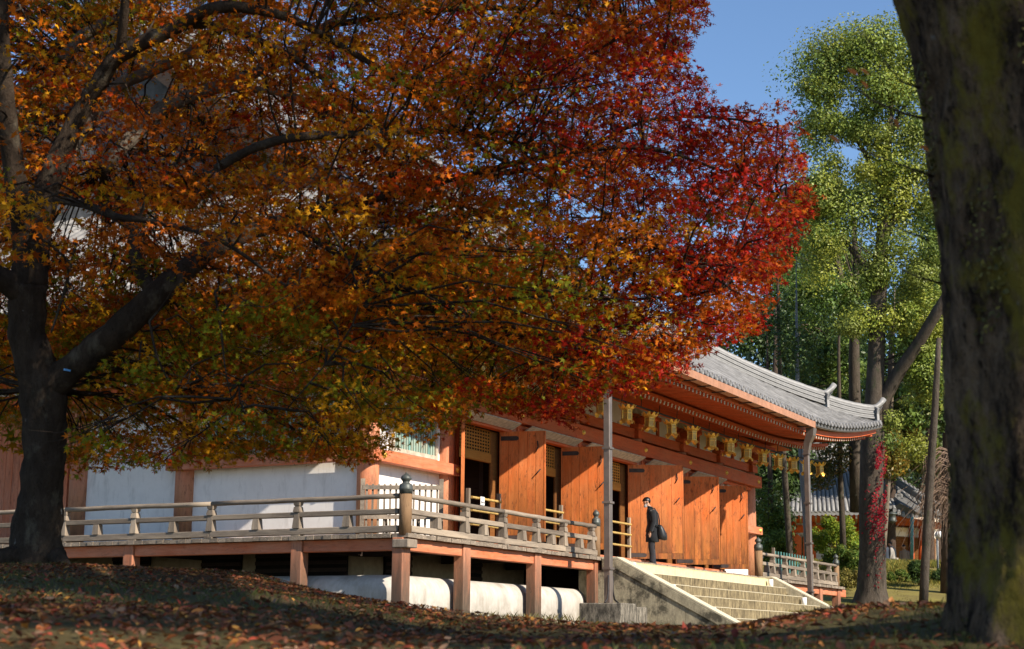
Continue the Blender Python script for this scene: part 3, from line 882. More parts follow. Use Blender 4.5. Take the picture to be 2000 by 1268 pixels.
# roof surface
RIDGE_V = 14.0; GAB_L = 5.4; GAB_R = 24.5; EV = -1.15
def zprof(d):     # d: distance in from the eave edge
    return 7.10 + .585 * d + .0075 * d * d
def roofz(u, v):
    d = v - EV
    k = max(0.0, 1 - d / 5.5)
    return zprof(d) + rise(u) * k
def roofzL(u, v):
    d = u - EV
    k = max(0.0, 1 - d / 5.5)
    return zprof(d) + risev(v) * k
def vtop(u):
    if u < GAB_L: return min(RIDGE_V, u)
    if u > GAB_R: return 29.72 - u
    return RIDGE_V
ROOF = MB()
us = list(np.arange(-1.15, 30.88, .35)); nv = 16
vs = []
for u in us:
    vt = max(vtop(u), EV + .02)
    for j in range(nv + 1):
        v = EV + vout(u) + (vt - EV - vout(u)) * j / nv
        vs.append((u, v, roofz(u, v) - .03))
ROOF.add(vs, [(i * (nv + 1) + j, (i + 1) * (nv + 1) + j, (i + 1) * (nv + 1) + j + 1, i * (nv + 1) + j + 1) for i in range(len(us) - 1) for j in range(nv)], True)
# left hip slope and rear slopes
vv = list(np.arange(-1.15, 29.2, .4)); vs = []
for v in vv:
    ut = max(EV + .02, min(GAB_L, v, 28.0 - v))
    for j in range(9):
        u = EV + (ut - EV) * j / 8
        vs.append((u, v, roofzL(u, v) - .03))
ROOF.add(vs, [(i * 9 + j, i * 9 + j + 1, (i + 1) * 9 + j + 1, (i + 1) * 9 + j) for i in range(len(vv) - 1) for j in range(8)], True)
vs = []
for v in vv:
    ut = max(EV + .02, min(GAB_L, v, 28.0 - v))
    for j in range(9):
        u = EV + (ut - EV) * j / 8
        vs.append((29.72 - u, v, roofzL(u, v) - .03))
ROOF.add(vs, [(i * 9 + j, (i + 1) * 9 + j, (i + 1) * 9 + j + 1, i * 9 + j + 1) for i in range(len(vv) - 1) for j in range(8)], True)
zr = zprof(RIDGE_V - EV)
vs = []
for v in np.linspace(RIDGE_V, 29, 12):
    for u in (-1.0, 30.8): vs.append((u if v > 22 else (GAB_L if u < 0 else GAB_R), v, zprof(29.15 - v) - .03))
ROOF.add(vs, [(i * 2, i * 2 + 1, i * 2 + 3, i * 2 + 2) for i in range(11)])
for ug in (GAB_L + .35, GAB_R - .35):
    n = 8; pts = [(ug, v, zprof(v - EV) - .1) for v in np.linspace(5.5, RIDGE_V, n)] + [(ug, v, zprof(29.15 - v) - .1) for v in np.linspace(RIDGE_V, 22.5, n)]
    ROOF.add(pts, [tuple(range(len(pts)))])
roof = ROOF.build('roof', M['tiledark'], HALL)
# rows of round tiles
SP = .36
def tile_row(pts, r=.092):
    b = MB(); vs = []; k = 5
    n = len(pts)
    for i, p in enumerate(pts):
        d = Vector(pts[min(i + 1, n - 1)]) - Vector(pts[max(i - 1, 0)])
        side = Vector((d.y, -d.x, 0)).normalized()
        for j in range(k):
            a = math.pi * j / (k - 1)
            # small step at each tile length so that the courses show
            rr = r * (1.0 + .06 * ((i % 2) - .5))
            vs.append(Vector(p) + side * (rr * math.cos(a)) + Vector((0, 0, rr * math.sin(a) - .02)))
    b.add(vs, [(i * k + j, i * k + j + 1, (i + 1) * k + j + 1, (i + 1) * k + j) for i in range(n - 1) for j in range(k - 1)], False)
    return b
dm = MB()
dm.lathe([(.001, -.045), (.026, -.045), (.030, -.02), (.046, -.02), (.05, -.045), (.060, -.045), (.064, -.02), (.074, -.02), (.078, -.055), (.097, -.055), (.10, 0.0), (.096, .25)], 16, axis='Y', cap=False)
dme = dm.mesh('eave_tile', M['tiledisc'])
dm = MB()
dm.lathe([(.001, -.045), (.03, -.045), (.055, -.03), (.06, -.045), (.098, -.052), (.118, -.052), (.122, 0.0), (.118, .25)], 12, axis='X', cap=False)
dmx = dm.mesh('eave_tile', M['tile'])
u = -1.0 + .1
rows = []
while u < 30.75:
    vt = vtop(u)
    if vt > EV + .3:
        v0 = EV + vout(u); n = max(3, int((vt - v0) / .33)); n = min(n, 46)
        pts = [(u + random.uniform(-.006, .006), v0 + (vt - v0) * i / n, roofz(u, v0 + (vt - v0) * i / n) + random.uniform(-.006, .006)) for i in range(n + 1)]
        tile_row(pts).build('tile_row', M['tilerow'], roof)
    place('eave_tile', dme, roof, (u, EV + vout(u) - .03, roofz(u, EV) + .01), (math.radians(-4), 0, 0))
    u += SP
# curved pan-tile lips between the round ones
pl = MB(); u = -.8
strip('pan_tile_edge', lambda u: [(u, EV + vout(u) + .005, roofz(u, EV) - .17), (u, EV + vout(u) + .15, roofz(u, EV) - .15), (u, EV + vout(u) + .15, roofz(u, EV) - .05), (u, EV + vout(u) + .005, roofz(u, EV) - .07)], US, M['tiledark'], roof)
strip('pan_tile_edge', lambda v: [(EV + .005, v, roofzL(EV, v) - .17), (EV + .15, v, roofzL(EV, v) - .15), (EV + .15, v, roofzL(EV, v) - .05), (EV + .005, v, roofzL(EV, v) - .07)], VS, M['tiledark'], roof)
v = -.9
while v < 24:
    ut = min(GAB_L, v)
    if ut > EV + .3:
        n = max(3, int((ut - EV) / .5))
        pts = [(EV + (ut - EV) * i / n, v, roofzL(EV + (ut - EV) * i / n, v)) for i in range(n + 1)]
        tile_row(pts).build('tile_row', M['tilerow'], roof)
    place('eave_tile', dmx, roof, (EV - .01, v, roofzL(EV, v) - .04))
    v += SP
# hip ridges: courses of flat tiles, round cap, end ornament
def ridge(pts, nl, w, name='hip_ridge', lift=0.0, end=True, capr=.12, ornament=True):
    pts = [Vector(p) for p in pts]
    o = None; h = .075
    for k in range(nl):
        b = MB(); ww = w * (1.0 if k % 2 == 0 else .86)
        q = []; sides = []
        for i, p in enumerate(pts):
            d = pts[min(i + 1, len(pts) - 1)] - pts[max(i - 1, 0)]
            s = Vector((d.y, -d.x, 0)).normalized()
            z0 = k * h + .0; z1 = z0 + h - .014
            zz = lift * (i / (len(pts) - 1)) ** 3
            q += [p + s * ww + Vector((0, 0, z0 + zz)), p - s * ww + Vector((0, 0, z0 + zz)), p - s * ww + Vector((0, 0, z1 + zz)), p + s * ww + Vector((0, 0, z1 + zz))]
        n = len(pts)
        b.add(q, [(i * 4 + j, i * 4 + (j + 1) % 4, (i + 1) * 4 + (j + 1) % 4, (i + 1) * 4 + j) for i in range(n - 1) for j in range(4)] + [(3, 2, 1, 0), ((n - 1) * 4, (n - 1) * 4 + 1, (n - 1) * 4 + 2, (n - 1) * 4 + 3)])
        b.build('ridge_course', M['tile'], roof)
    top = [p + Vector((0, 0, nl * h + .03 + lift * (i / (len(pts) - 1)) ** 3)) for i, p in enumerate(pts)]
    b = MB(); b.tube(top, [capr * (1.06 if i % 2 else .98) for i in range(len(top))], 10); b.build('ridge_cap', M['tile'], roof)
    if ornament:
        d = (pts[-1] - pts[-2]); d.z = 0; d.normalize()
        b = MB(); e = top[-1]
        b.tube([e - d * .15, e + d * .15 + Vector((0, 0, .05)), e + d * .34 + Vector((0, 0, .19)), e + d * .48 + Vector((0, 0, .36))], [.10, .10, .10, .105], 12)
        b.lathe([(.14, 0), (.14, .03)], 12, c=(0, 0, 0)) if False else None
        b.build('ridge_horn', M['tile'], roof)
        s = Vector((d.y, -d.x, 0)); b = MB(); c = pts[-1] + d * .03; H = nl * h + .1 + lift
        prof = [(-.26, 0), (.26, 0), (.24, H * .5), (.30, H * .85), (.18, H * .95), (.0, H * 1.02), (-.18, H * .95), (-.30, H * .85), (-.24, H * .5)]
        vs = [c + d * t + s * x + Vector((0, 0, z - .03)) for t in (0, .09) for x, z in prof]
        kk = len(prof)
        b.add(vs, [tuple(range(kk)), tuple(reversed(range(kk, 2 * kk)))] + [(i, kk + i, kk + (i + 1) % kk, (i + 1) % kk) for i in range(kk)])
        for x, z in ((-.33, .62), (.33, .62)):
            b.bar(c + d * .05 + s * (x * .7) + Vector((0, 0, H * z)), c + d * .16 + s * x * 1.15 + Vector((0, 0, H * (z + .3))), .06, .06, taper=.3)
        b.build('ridge_end_tile', M['tile'], roof)
def hipline(v0, v1, n, right=True):
    pts = []
    for i in range(n + 1):
        v = v0 + (v1 - v0) * i / n
        u = 29.72 - v if right else v
        pts.append((u, v, roofz(u, v) - .02))
    return pts
for rt in (True, False):
    ridge(hipline(5.4, .42, 22, rt), 5, .17, lift=.10)
    ridge(hipline(.36, -1.0, 10, rt), 5, .15, lift=.10)
ridge([(GAB_L + .2, RIDGE_V, zr), (12, RIDGE_V, zr), (18, RIDGE_V, zr), (GAB_R - .2, RIDGE_V, zr)], 9, .25, 'main_ridge', ornament=False, capr=.16)
for ug in (GAB_L, GAB_R):
    ridge([(ug, v, zprof(v - EV) - .02) for v in np.linspace(RIDGE_V, 5.6, 20)], 4, .15, ornament=True)
    b = MB(); vs = []
    for v in np.linspace(5.2, RIDGE_V, 12):
        z = zprof(v - EV); vs += [(ug - .30, v, z - .75), (ug - .18, v, z - .75), (ug - .18, v, z - .14), (ug - .30, v, z - .14)]
    b.add(vs, [(i * 4 + j, i * 4 + (j + 1) % 4, (i + 1) * 4 + (j + 1) % 4, (i + 1) * 4 + j) for i in range(11) for j in range(4)])
    b.build('barge_board', M['darkY'], roof)

# ---- gutter and downspouts
gx0, gx1 = 7.3, 22.5
n = 14
for i in range(n):
    a = gx0 + (gx1 - gx0) * i / n; b2 = gx0 + (gx1 - gx0) * (i + 1) / n
    g = MB(); g.box(a + .006, b2 - .006, -1.30, -1.288, 6.80, 7.0); g.box(a + .006, b2 - .006, -1.286, -1.06, 6.80, 6.812); g.box(a + .006, b2 - .006, -1.059, -1.045, 6.80, 6.98)
    g.box(b2 - .02, b2 + .02, -1.303, -1.30, 6.796, 7.004)
    g.build('gutter_section', M['copper'], HALL)
    br = MB(); br.box(a + .5, a + .54, -1.29, -.84, 6.775, 6.798); br.build('gutter_bracket', M['iron'], HALL)
b_ = MB(); b_.box(gx1 + .012, gx1 + .05, -1.31, -1.04, 6.78, 7.02); b_.build('gutter_end', M['copper'], HALL)
def downspout(u, v, zb, lab):
    r_ = root('rain_downspout', (u, v, zb), lab, 'downspout')
    p = MB(); p.box(u - .085, u + .085, v - .075, v + .075, zb, 6.3); p.build('pipe', M['pipe'], r_, .008)
    for z in (zb + .75, zb + 2.25, zb + 3.5, 5.95):
        c = MB(); c.box(u - .115, u + .115, v - .105, v + .105, z, z + .05); c.build('collar', M['pipe'], r_, .004)
    h = MB(); vs = []
    for z, w, du, dv in ((6.0, .10, 0, 0), (6.32, .12, 0, -.05), (6.55, .15, 0, -.15), (6.79, .16, 0, -.18)):
        vs += [(u + sx * w + du, v + sy * w * .8 + dv, z) for sx, sy in ((-1, -1), (1, -1), (1, 1), (-1, 1))]
    h.add(vs, [(i * 4 + j, i * 4 + (j + 1) % 4, (i + 1) * 4 + (j + 1) % 4, (i + 1) * 4 + j) for i in range(3) for j in range(4)] + [(3, 2, 1, 0), (12, 13, 14, 15)])
    h.build('hopper', M['pipe'], r_)
    return r_
ds = downspout(7.17, -1.0, .93, 'tall square downspout standing on the mouldy concrete block left of the stone stairs')
for sx in (-1, 1):
    t = MB(); t.tube([(7.17 + sx * .12, -1.0 - .05, 1.55), (7.17 + sx * .13, -1.05, 1.2), (7.17 + sx * .2, -1.06, 1.02), (7.17 + sx * .38, -1.08, .935)], .022, 6); t.build('stay', M['iron'], ds)
downspout(22.5, -1.0, .9, 'tall square downspout standing beyond the right side of the stone stairs')
cbk = root('concrete_block', (7.15, -1.0, .4), 'dark-stained concrete footing block under the left downspout', 'block')
b = MB(); b.box(6.66, 7.58, -1.52, -.50, .2, .925); b.build('footing', M['concrete'], cbk, .02)
b = MB(); b.box(7.59, 8.25, -1.50, -.62, .2, .86); b.build('footing', M['concrete'], cbk, .02)

# ---------------------------------------------------------------- stone stairs
ST = root('stone_staircase', (14.93, -2.0, .43), 'wide stone staircase with dark-streaked risers and sloping side walls', 'stairs')
RS, TR = .27, .51
for k in range(7):
    v1 = -.36 - k * TR; zt = 2.0 - k * RS
    x = 9.36; xe = 20.5
    lens = [2.9, 2.4, 3.3, 2.6] if k % 2 else [1.9, 3.1, 2.4, 2.9]
    if k == 0: lens = [3.5, 3.5, 3.5]
    i = 0
    while x < xe - .05:
        ln = min(lens[i % len(lens)], xe - x); ln = xe - x if xe - x - ln < .5 else ln
        b = MB(); jz = random.uniform(-.004, .004)
        b.box(x + .006, x + ln - .006, v1, v1 + TR + (.3 if k == 0 else .04), zt - RS - .05 if k < 6 else .1, zt - .016 + jz)
        b.cur = 1; b.box(x + .005, x + ln - .005, v1 - .006, v1 + TR + (.3 if k == 0 else .04), zt - .016 + jz, zt + jz)  # paler slab below the landing paints the sunlit line along each step edge
        b.build('step', [M['landing'] if k == 0 else M['step'], M['landing'] if k == 0 else M['coping']], ST, .005)
        x += ln; i += 1
for x0, x1 in ((8.98, 9.34), (20.52, 20.88)):
    def sl(v): return 2.02 + (v + .42) * .517
    # coping and side wall
    c = MB(); vA, vB = -.42, -3.9
    def prism(pts, a, b_):
        k = len(pts); vs = [(a, y, z) for y, z in pts] + [(b_, y, z) for y, z in pts]
        return vs, [tuple(range(k)), tuple(reversed(range(k, 2 * k)))] + [(i, k + i, k + (i + 1) % k, (i + 1) % k) for i in range(k)]
    c.add(*prism([(-.02, 2.02), (vA, 2.02), (vB, sl(vB)), (vB, sl(vB) - .25), (vA, 1.77), (-.02, 1.77)], x0 - .03, x1 + .03)); c.build('coping', M['rubble'], ST, .015)
    ct = MB(); ct.add(*prism([(-.02, 2.075), (vA, 2.075), (vB, sl(vB) + .055), (vB, sl(vB) + .003), (vA, 2.024), (-.02, 2.024)], x0 - .028, x1 + .028)); ct.build('coping_top', M['coping'], ST, .006)
    js = [-.02, -.75, -1.45, -2.15, -2.85, -3.6]
    for a, b2 in zip(js[:-1], js[1:]):
        w = MB(); za = min(1.765, sl(a) - .256); zb = min(1.765, sl(b2) - .256)
        pts = [(a - .004, za), (b2 + .004, zb), (b2 + .004, .1), (a - .004, .1)] if a < vA else [(a - .004, 1.765), (vA, 1.765), (b2 + .004, zb), (b2 + .004, .1), (a - .004, .1)]
        w.add(*prism(pts, x0, x1)); w.build('side_stone', M['rubble'], ST)
    # wall closing under the deck beside the landing
    w = MB(); w.box(x0, x1, -.015, .6, .1, 1.76); w.build('side_stone', M['rubble'], ST)
for u in (9.75, 20.15):
    for k in (0, 2, 4):
        s = MB(); s.lathe([(.075, 2.0 - (k + 1) * RS + .0), (.075, 2.0 - (k + 1) * RS + .24)], 14, c=(u, -.36 - k * TR - .14, 0)); s.build('pipe_sleeve', M['pvc'], ST)

# ---------------------------------------------------------------- lanterns on their rod
rod = MB(); pts = [(u, .8, 6.36 + rise(u) * .35) for u in np.linspace(2.0, 30.3, 30)]
rod.tube(pts, .028, 8)
for u in np.arange(3.0, 30, 1.3):
    rod.tube([(u, .8, 6.36 + rise(u) * .35), (u, .78, 6.66 + rise(u) * .75)], .012, 5)
rod.build('lantern_rod', M['iron'], HALL)
def petal(mb, a, r0, z0, r1, z1, r2, z2, w):
    c, s = math.cos(a), math.sin(a); t = Vector((-s, c, 0)); o = Vector((c, s, 0))
    mb.add([o * r0 + t * (-w * .7) + Vector((0, 0, z0)), o * r0 + t * (w * .7) + Vector((0, 0, z0)),
            o * r1 + t * w + Vector((0, 0, z1)), o * r2 + t * (w * .45) + Vector((0, 0, z2)), o * (r2 * 1.04) + Vector((0, 0, z2 + (z2 - z1) * .15)), o * r2 + t * (-w * .45) + Vector((0, 0, z2)), o * r1 + t * (-w) + Vector((0, 0, z1)), o * (r1 * 1.02) + Vector((0, 0, z1 - .008))],
           [(0, 1, 7), (1, 2, 7), (2, 3, 7), (3, 4, 7), (4, 5, 7), (5, 6, 7), (6, 0, 7)], True)
crown = MB()
crown.lathe([(.02, .205), (.10, .19), (.165, .16), (.17, .145)], 12)
for j in range(10): petal(crown, 2 * math.pi * j / 10, .13, .15, .205, .185, .265, .27, .066)
crownme = crown.mesh('lotus_crown', M['gold'])
basel = MB()
basel.lathe([(.155, -.135), (.19, -.15), (.185, -.17), (.03, -.18)], 12)
for j in range(6): petal(basel, 2 * math.pi * (j + .5) / 6, .14, -.14, .215, -.175, .235, -.25, .088)
baseme = basel.mesh('lotus_base', M['gold'])
body = MB(); body.cur = 1
body.lathe([(.15, -.14), (.15, .15)], 6, smooth=False)
body.cur = 0
for j in range(6):
    a = 2 * math.pi * j / 6
    body.bar((.152 * math.cos(a), .152 * math.sin(a), -.145), (.152 * math.cos(a), .152 * math.sin(a), .15), .022, .022)
    a2 = 2 * math.pi * (j + 1) / 6
    for z in (-.13, .05, .13):
        body.bar((.153 * math.cos(a), .153 * math.sin(a), z), (.153 * math.cos(a2), .153 * math.sin(a2), z), .02, .02)
bodyme = body.mesh('lantern_body', [M['gold'], M['golddark']])
hook = MB(); hook.tube([(0, 0, .195), (0, 0, .24)], .02, 6)
hook.tube([(.06 * math.cos(a), 0, .29 + .06 * math.sin(a)) for a in np.linspace(-1.57, 4.71, 12)], .009, 5)
hookme = hook.mesh('hanging_ring', M['gold'])
NL = 18
ordn = ['first', 'second', 'third', 'fourth', 'fifth', 'sixth', 'seventh', 'eighth', 'ninth', 'tenth', 'eleventh', 'twelfth', 'thirteenth', 'fourteenth', 'fifteenth', 'sixteenth', 'seventeenth', 'eighteenth']
for i in range(NL):
    u = 29.9 - i * 1.59
    z = 6.36 + rise(u) * .35 - .335
    r_ = root('hanging_lantern', (u, .8, z), 'gilt hexagonal hanging lantern with lotus petals, %s from the right end of the row' % ordn[i], 'lantern', 'gilt lanterns hung in a row under the eave')
    rz = random.uniform(-.6, .6); tx_ = random.uniform(-.06, .06); ty_ = random.uniform(-.06, .06)
    for nm, me in (('lantern_body', bodyme), ('lotus_crown', crownme), ('lotus_base', baseme), ('hanging_ring', hookme)):
        o = bpy.data.objects.new(nm, me); col.objects.link(o); o.parent = r_; o.rotation_euler = (tx_, ty_, rz); o.scale = (.95, .95, .95)

# ---------------------------------------------------------------- barriers on the veranda
def bamboo(u0, u1, v, lab, zs=(3.41, 3.11, 2.78)):
    r_ = root('bamboo_barrier', ((u0 + u1) / 2, v, 2.44), lab, 'barrier', 'bamboo barriers across the doorways')
    for z in zs:
        b = MB(); n = 7; pts = []; rad = []
        for i in range(n):
            t0 = i / n; a = u0 + (u1 - u0) * t0; c = u0 + (u1 - u0) * (t0 + .93 / n)
            pts += [(a, v, z), (a + .02, v, z), (c - .02, v, z), (c, v, z)]; rad += [.036, .031, .031, .037]
        b.tube(pts, rad, 8); b.build('bamboo_pole', M['bamboo'], r_)
    for u in (u0 - .03, u1 + .03):
        b = MB(); b.box(u - .045, u + .045, v + .04, v + .12, 2.44, 3.62); b.build('barrier_post', M['woodZ'], r_)
    return r_
bamboo(6.72, 8.2, 2.33, 'three yellow bamboo poles barring the leftmost open doorway')
bamboo(9.9, 11.7, 2.33, 'three yellow bamboo poles barring the second open doorway from the left')
bamboo(13.6, 16.2, 2.33, 'three yellow bamboo poles barring the doorway behind the left downspout')
def notice(u, v, z, w, h, lab):
    r_ = root('paper_notice', (u, v, z), lab, 'notice')
    b = MB(); b.box(u - w / 2, u + w / 2, v - .004, v, z - h, z + .03); b.build('sheet', M['paper'], r_)
    # short line of blurred lettering
    b = MB(); x = u - w * .3; zz = z - h * .62; L = w * .09
    def st(x0, z0, x1, z1): b.bar((x0, v - .006, z0), (x1, v - .006, z1), .006, .010, up=(0, 1, 0))
    st(x - L, zz + .03, x + L, zz - .03); st(x - L, zz - .03, x + L, zz + .03)
    for k, s in enumerate(('e', 'x', 'i', 't')):
        c = x + w * (.2 + .16 * k)
        st(c - .008, zz - .012, c - .008, zz + .014)
        if s != 'i': st(c - .01, zz, c + .012, zz)
        if s == 'x': st(c - .012, zz - .014, c + .012, zz + .014)
        if s == 'e': st(c - .01, zz + .014, c + .01, zz + .014)
    b.build('lettering', M['ink'], r_)
notice(7.15, 2.275, 3.42, .20, .17, 'white paper notice hung on the leftmost bamboo barrier')
notice(10.35, 2.275, 3.42, .20, .17, 'white paper notice hung on the second bamboo barrier')
def pickets(p0, p1, n, zt, zr_, name, lab, mat, matr, base=ZD):
    r_ = root(name, ((p0[0] + p1[0]) / 2, (p0[1] + p1[1]) / 2, base), lab, 'fence')
    p0 = Vector((p0[0], p0[1], 0)); p1 = Vector((p1[0], p1[1], 0)); d = (p1 - p0).normalized(); nn = Vector((-d.y, d.x, 0))
    for i in range(n):
        q = p0.lerp(p1, (i + .7) / (n + .4)); b = MB(); b.bar((q.x, q.y, base), (q.x, q.y, zt + random.uniform(-.01, .01)), .042, .03, up=nn); b.build('picket', mat, r_)
    for z in zr_:
        b = MB(); o = nn * -.034; b.bar(p0 + o + Vector((0, 0, z)), p1 + o + Vector((0, 0, z)), .03, .085); b.build('rail', matr, r_)
    for q in (p0, p1):
        b = MB(); b.bar((q.x, q.y, base), (q.x, q.y, zt + .1), .085, .085, up=nn); b.build('end_post', matr, r_)
    b = MB(); a = p0.lerp(p1, .45); c = a + nn * .35
    for t in (.3, .7):
        a = p0.lerp(p1, t); b.bar((a.x, a.y, base + .55), (a.x + nn.x * .4, a.y + nn.y * .4, base + .02), .05, .05)
    b.build('brace', matr, r_)
pickets((1.15, 1.78), (1.90, .36), 13, 3.20, (3.12, 2.52), 'picket_barrier', 'grey timber picket barrier across the veranda corner behind the finial post', M['woodZ'], M['woodX'])
pickets((25.0, 1.0), (29.3, 1.0), 14, 3.12, (2.95, 2.4), 'picket_barrier', 'teal-green picket fence on the far right end of the veranda', M['teal'], M['woodX'])
# ================================================================ vegetation
def star5():
    tips = [(90, 1.0), (36, .95), (-14, .66), (194, .66), (144, .95)]
    tips.sort()
    k = 5; ang = [t[0] for t in tips]
    # order: -14, 36, 90, 144, 194 ; valleys between, wide one at the stem
    vs = []; 
    for i in range(5):
        a = math.radians(tips[i][0]); r = tips[i][1]; vs.append((r * math.cos(a), r * math.sin(a), -.20 * r))
    val = [(11, .36), (63, .36), (117, .36), (169, .36), (270, .16)]
    for a, r in val: vs.append((r * math.cos(math.radians(a)), r * math.sin(math.radians(a)), .04))
    # tips 0..4, valleys 5..9 ; valley 9 is before tip0 and after tip4
    fs = [(9, 0, 5), (5, 1, 6), (6, 2, 7), (7, 3, 8), (8, 4, 9), (9, 5, 6), (9, 6, 7), (9, 7, 8)]
    return np.array(vs), np.array(fs)
S5 = star5()
def star3():
    vs = [(0, -.1, .03)]; fs = []
    for a, r in ((90, 1.0), (34, .9), (146, .9), (-16, .62), (196, .62)):
        a = math.radians(a); w = .5
        o = len(vs); vs += [(r * math.cos(a), r * math.sin(a), -.2 * r), (.34 * math.cos(a + w), .34 * math.sin(a + w), .0), (.34 * math.cos(a - w), .34 * math.sin(a - w), 0)]
        fs += [(o, o + 1, o + 2)]
    fs += [(0, 12, 14), (0, 2, 6)] if False else [(0, 6, 2), (0, 9, 5)]
    return np.array(vs), np.array(fs)
S3 = star3()
def rand_normals(n, up=.6, rg=rng):
    v = rg.normal(size=(n, 3)); v /= np.linalg.norm(v, axis=1, keepdims=True)
    v[:, 2] = np.abs(v[:, 2]) if up > 0 else v[:, 2]
    v[:, 2] += up
    return v / np.linalg.norm(v, axis=1, keepdims=True)
def inpoly(x, y, poly):
    c = np.zeros(len(x), bool); k = len(poly); j = k - 1
    for i in range(k):
        xi, yi = poly[i]; xj, yj = poly[j]
        c ^= ((yi > y) != (yj > y)) & (x < (xj - xi) * (y - yi) / (yj - yi + 1e-9) + xi)
        j = i
    return c
# ---------------------------------------------------------------- the maple on the left
MAP = root('maple_tree', W(-3.08, 10.4, .45), 'spreading autumn maple, orange and red, with a dark forked trunk at left', 'tree')
def limb(pts, n=10, jit=.04, mat='barkmaple', name='limb', par=None):
    """pts: (px,py,depth,radius) joined by a smooth curve"""
    P = [np.array(PD(a, b, d)) for a, b, d, r in pts]; R_ = [p[3] for p in pts]
    out = []; rr = []
    for i in range(len(P) - 1):
        p0 = P[max(i - 1, 0)]; p1 = P[i]; p2 = P[i + 1]; p3 = P[min(i + 2, len(P) - 1)]
        for k in range(6):
            t = k / 6
            q = .5 * (2 * p1 + (p2 - p0) * t + (2 * p0 - 5 * p1 + 4 * p2 - p3) * t * t + (3 * p1 - p0 - 3 * p2 + p3) * t ** 3)
            out.append(q); rr.append(R_[i] + (R_[i + 1] - R_[i]) * t)
    out.append(P[-1]); rr.append(R_[-1])
    b = MB(); b.tube(out, [q_ * .92 for q_ in rr], n, jit=0)
    if jit and max(rr) > .03:
        cen = [Vector(q_) for q_ in out]
        for vi_, p_ in enumerate(b.v):
            p_ = Vector(p_); cc_ = cen[min(vi_ // n, len(cen) - 1)]; d_ = p_ - cc_
            k_ = 1 + .16 * mnoise.fractal(p_ * 7, 1.0, 2.0, 4) + .06 * mnoise.noise(Vector((p_.x * 30, p_.y * 30, p_.z * 12)))
            b.v[vi_] = tuple(cc_ + d_ * k_)
    b.build(name, M[mat], par)
    return [(p, r) for p, r in zip(out, rr)]
nodes = []
tr = limb([(66, 1135, 10.3, .30), (68, 1105, 10.3, .215), (70, 1060, 10.3, .178), (80, 960, 10.3, .150), (88, 860, 10.3, .146), (85, 770, 10.3, .158), (62, 690, 10.3, .135), (52, 620, 10.3, .122), (56, 555, 10.3, .13)], 44, .05, name='trunk', par=MAP)
def L(*a, **k):
    r = limb(*a, par=MAP, **k); nodes.extend(r); return r
L([(90, 760, 10.3, .12), (150, 712, 10.25, .105), (220, 655, 10.2, .10), (290, 592, 10.2, .095), (340, 545, 10.25, .085), (430, 480, 10.5, .07), (560, 430, 10.9, .055), (720, 390, 11.3, .042), (900, 345, 11.6, .03), (1080, 330, 11.8, .018)], n=14)
L([(300, 575, 10.25, .05), (270, 520, 10.4, .045), (262, 450, 10.7, .04), (300, 360, 11.0, .03), (380, 300, 11.3, .02)])
L([(56, 580, 10.3, .10), (0, 545, 10.2, .085), (-80, 500, 10.1, .075), (-220, 420, 10, .05), (-380, 340, 10, .03)], n=12)
L([(58, 560, 10.3, .12), (52, 480, 10.3, .10), (40, 400, 10.2, .085), (20, 280, 10.1, .07), (5, 120, 10, .06), (0, -60, 10, .05), (20, -250, 10, .035)], n=12)
L([(62, 560, 10.35, .12), (72, 450, 10.5, .10), (100, 350, 10.6, .09), (150, 235, 10.6, .075), (192, 165, 10.5, .062), (235, 108, 10.4, .056), (340, 55, 10.3, .05), (420, 15, 10.2, .045), (520, 22, 10.2, .036), (600, 52, 10.3, .03), (700, 110, 10.5, .022), (830, 190, 10.8, .014)], n=12)
L([(235, 108, 10.4, .04), (240, 50, 10.3, .034), (250, -30, 10.2, .03), (280, -160, 10.2, .02)])
L([(365, 48, 10.3, .034), (430, 52, 10.4, .03), (540, 95, 10.6, .025), (640, 160, 10.8, .018), (740, 250, 11, .012)])
L([(130, 300, 11.4, .06), (215, 180, 11.8, .055), (285, 143, 12, .05), (370, 105, 12.2, .046), (425, 55, 12.3, .04), (520, 0, 12.4, .03), (680, -80, 12.6, .02)], mat='barkpale')  # paler bark on the rear limbs puts sunlight into their colour
L([(200, 330, 11.6, .06), (290, 235, 11.9, .062), (345, 198, 12, .06), (420, 172, 12.1, .055), (500, 140, 12.2, .05), (570, 105, 12.3, .044), (640, 50, 12.4, .036), (760, -20, 12.6, .026), (950, -80, 12.8, .018)], mat='barkpale', n=12)
L([(440, 172, 12.1, .03), (540, 180, 12, .028), (620, 212, 11.9, .022), (760, 300, 11.8, .016), (900, 400, 11.8, .012)], mat='barkpale')
L([(120, 120, 12, .06), (170, 65, 12.1, .056), (240, 30, 12.2, .05), (320, -15, 12.3, .04), (450, -90, 12.4, .03)], mat='barkpale')
L([(110, 390, 10.1, .03), (165, 400, 9.8, .028), (230, 424, 9.6, .024), (300, 433, 9.5, .02), (430, 470, 9.4, .014), (560, 560, 9.4, .009)])
L([(420, 330, 9.8, .03), (500, 288, 9.8, .032), (580, 268, 9.8, .03), (700, 262, 10, .026), (850, 256, 10.3, .02), (1000, 280, 10.6, .015), (1150, 330, 11, .01)])
L([(830, 190, 10.8, .022), (940, 290, 11, .018), (1060, 350, 11.2, .014), (1220, 440, 11.4, .010), (1400, 560, 11.6, .006)])
L([(900, 345, 11.6, .025), (1100, 300, 11.4, .02), (1260, 290, 11.2, .016), (1400, 330, 11.1, .011), (1520, 380, 11, .007)])
L([(560, 430, 10.9, .03), (700, 520, 10.8, .024), (860, 590, 10.7, .02), (1010, 640, 10.7, .016), (1200, 690, 10.8, .011), (1310, 690, 10.9, .007)])
L([(640, 50, 12.4, .03), (850, 20, 12, .025), (1050, 20, 11.6, .02), (1200, 60, 11.4, .015), (1330, 120, 11.3, .01)])
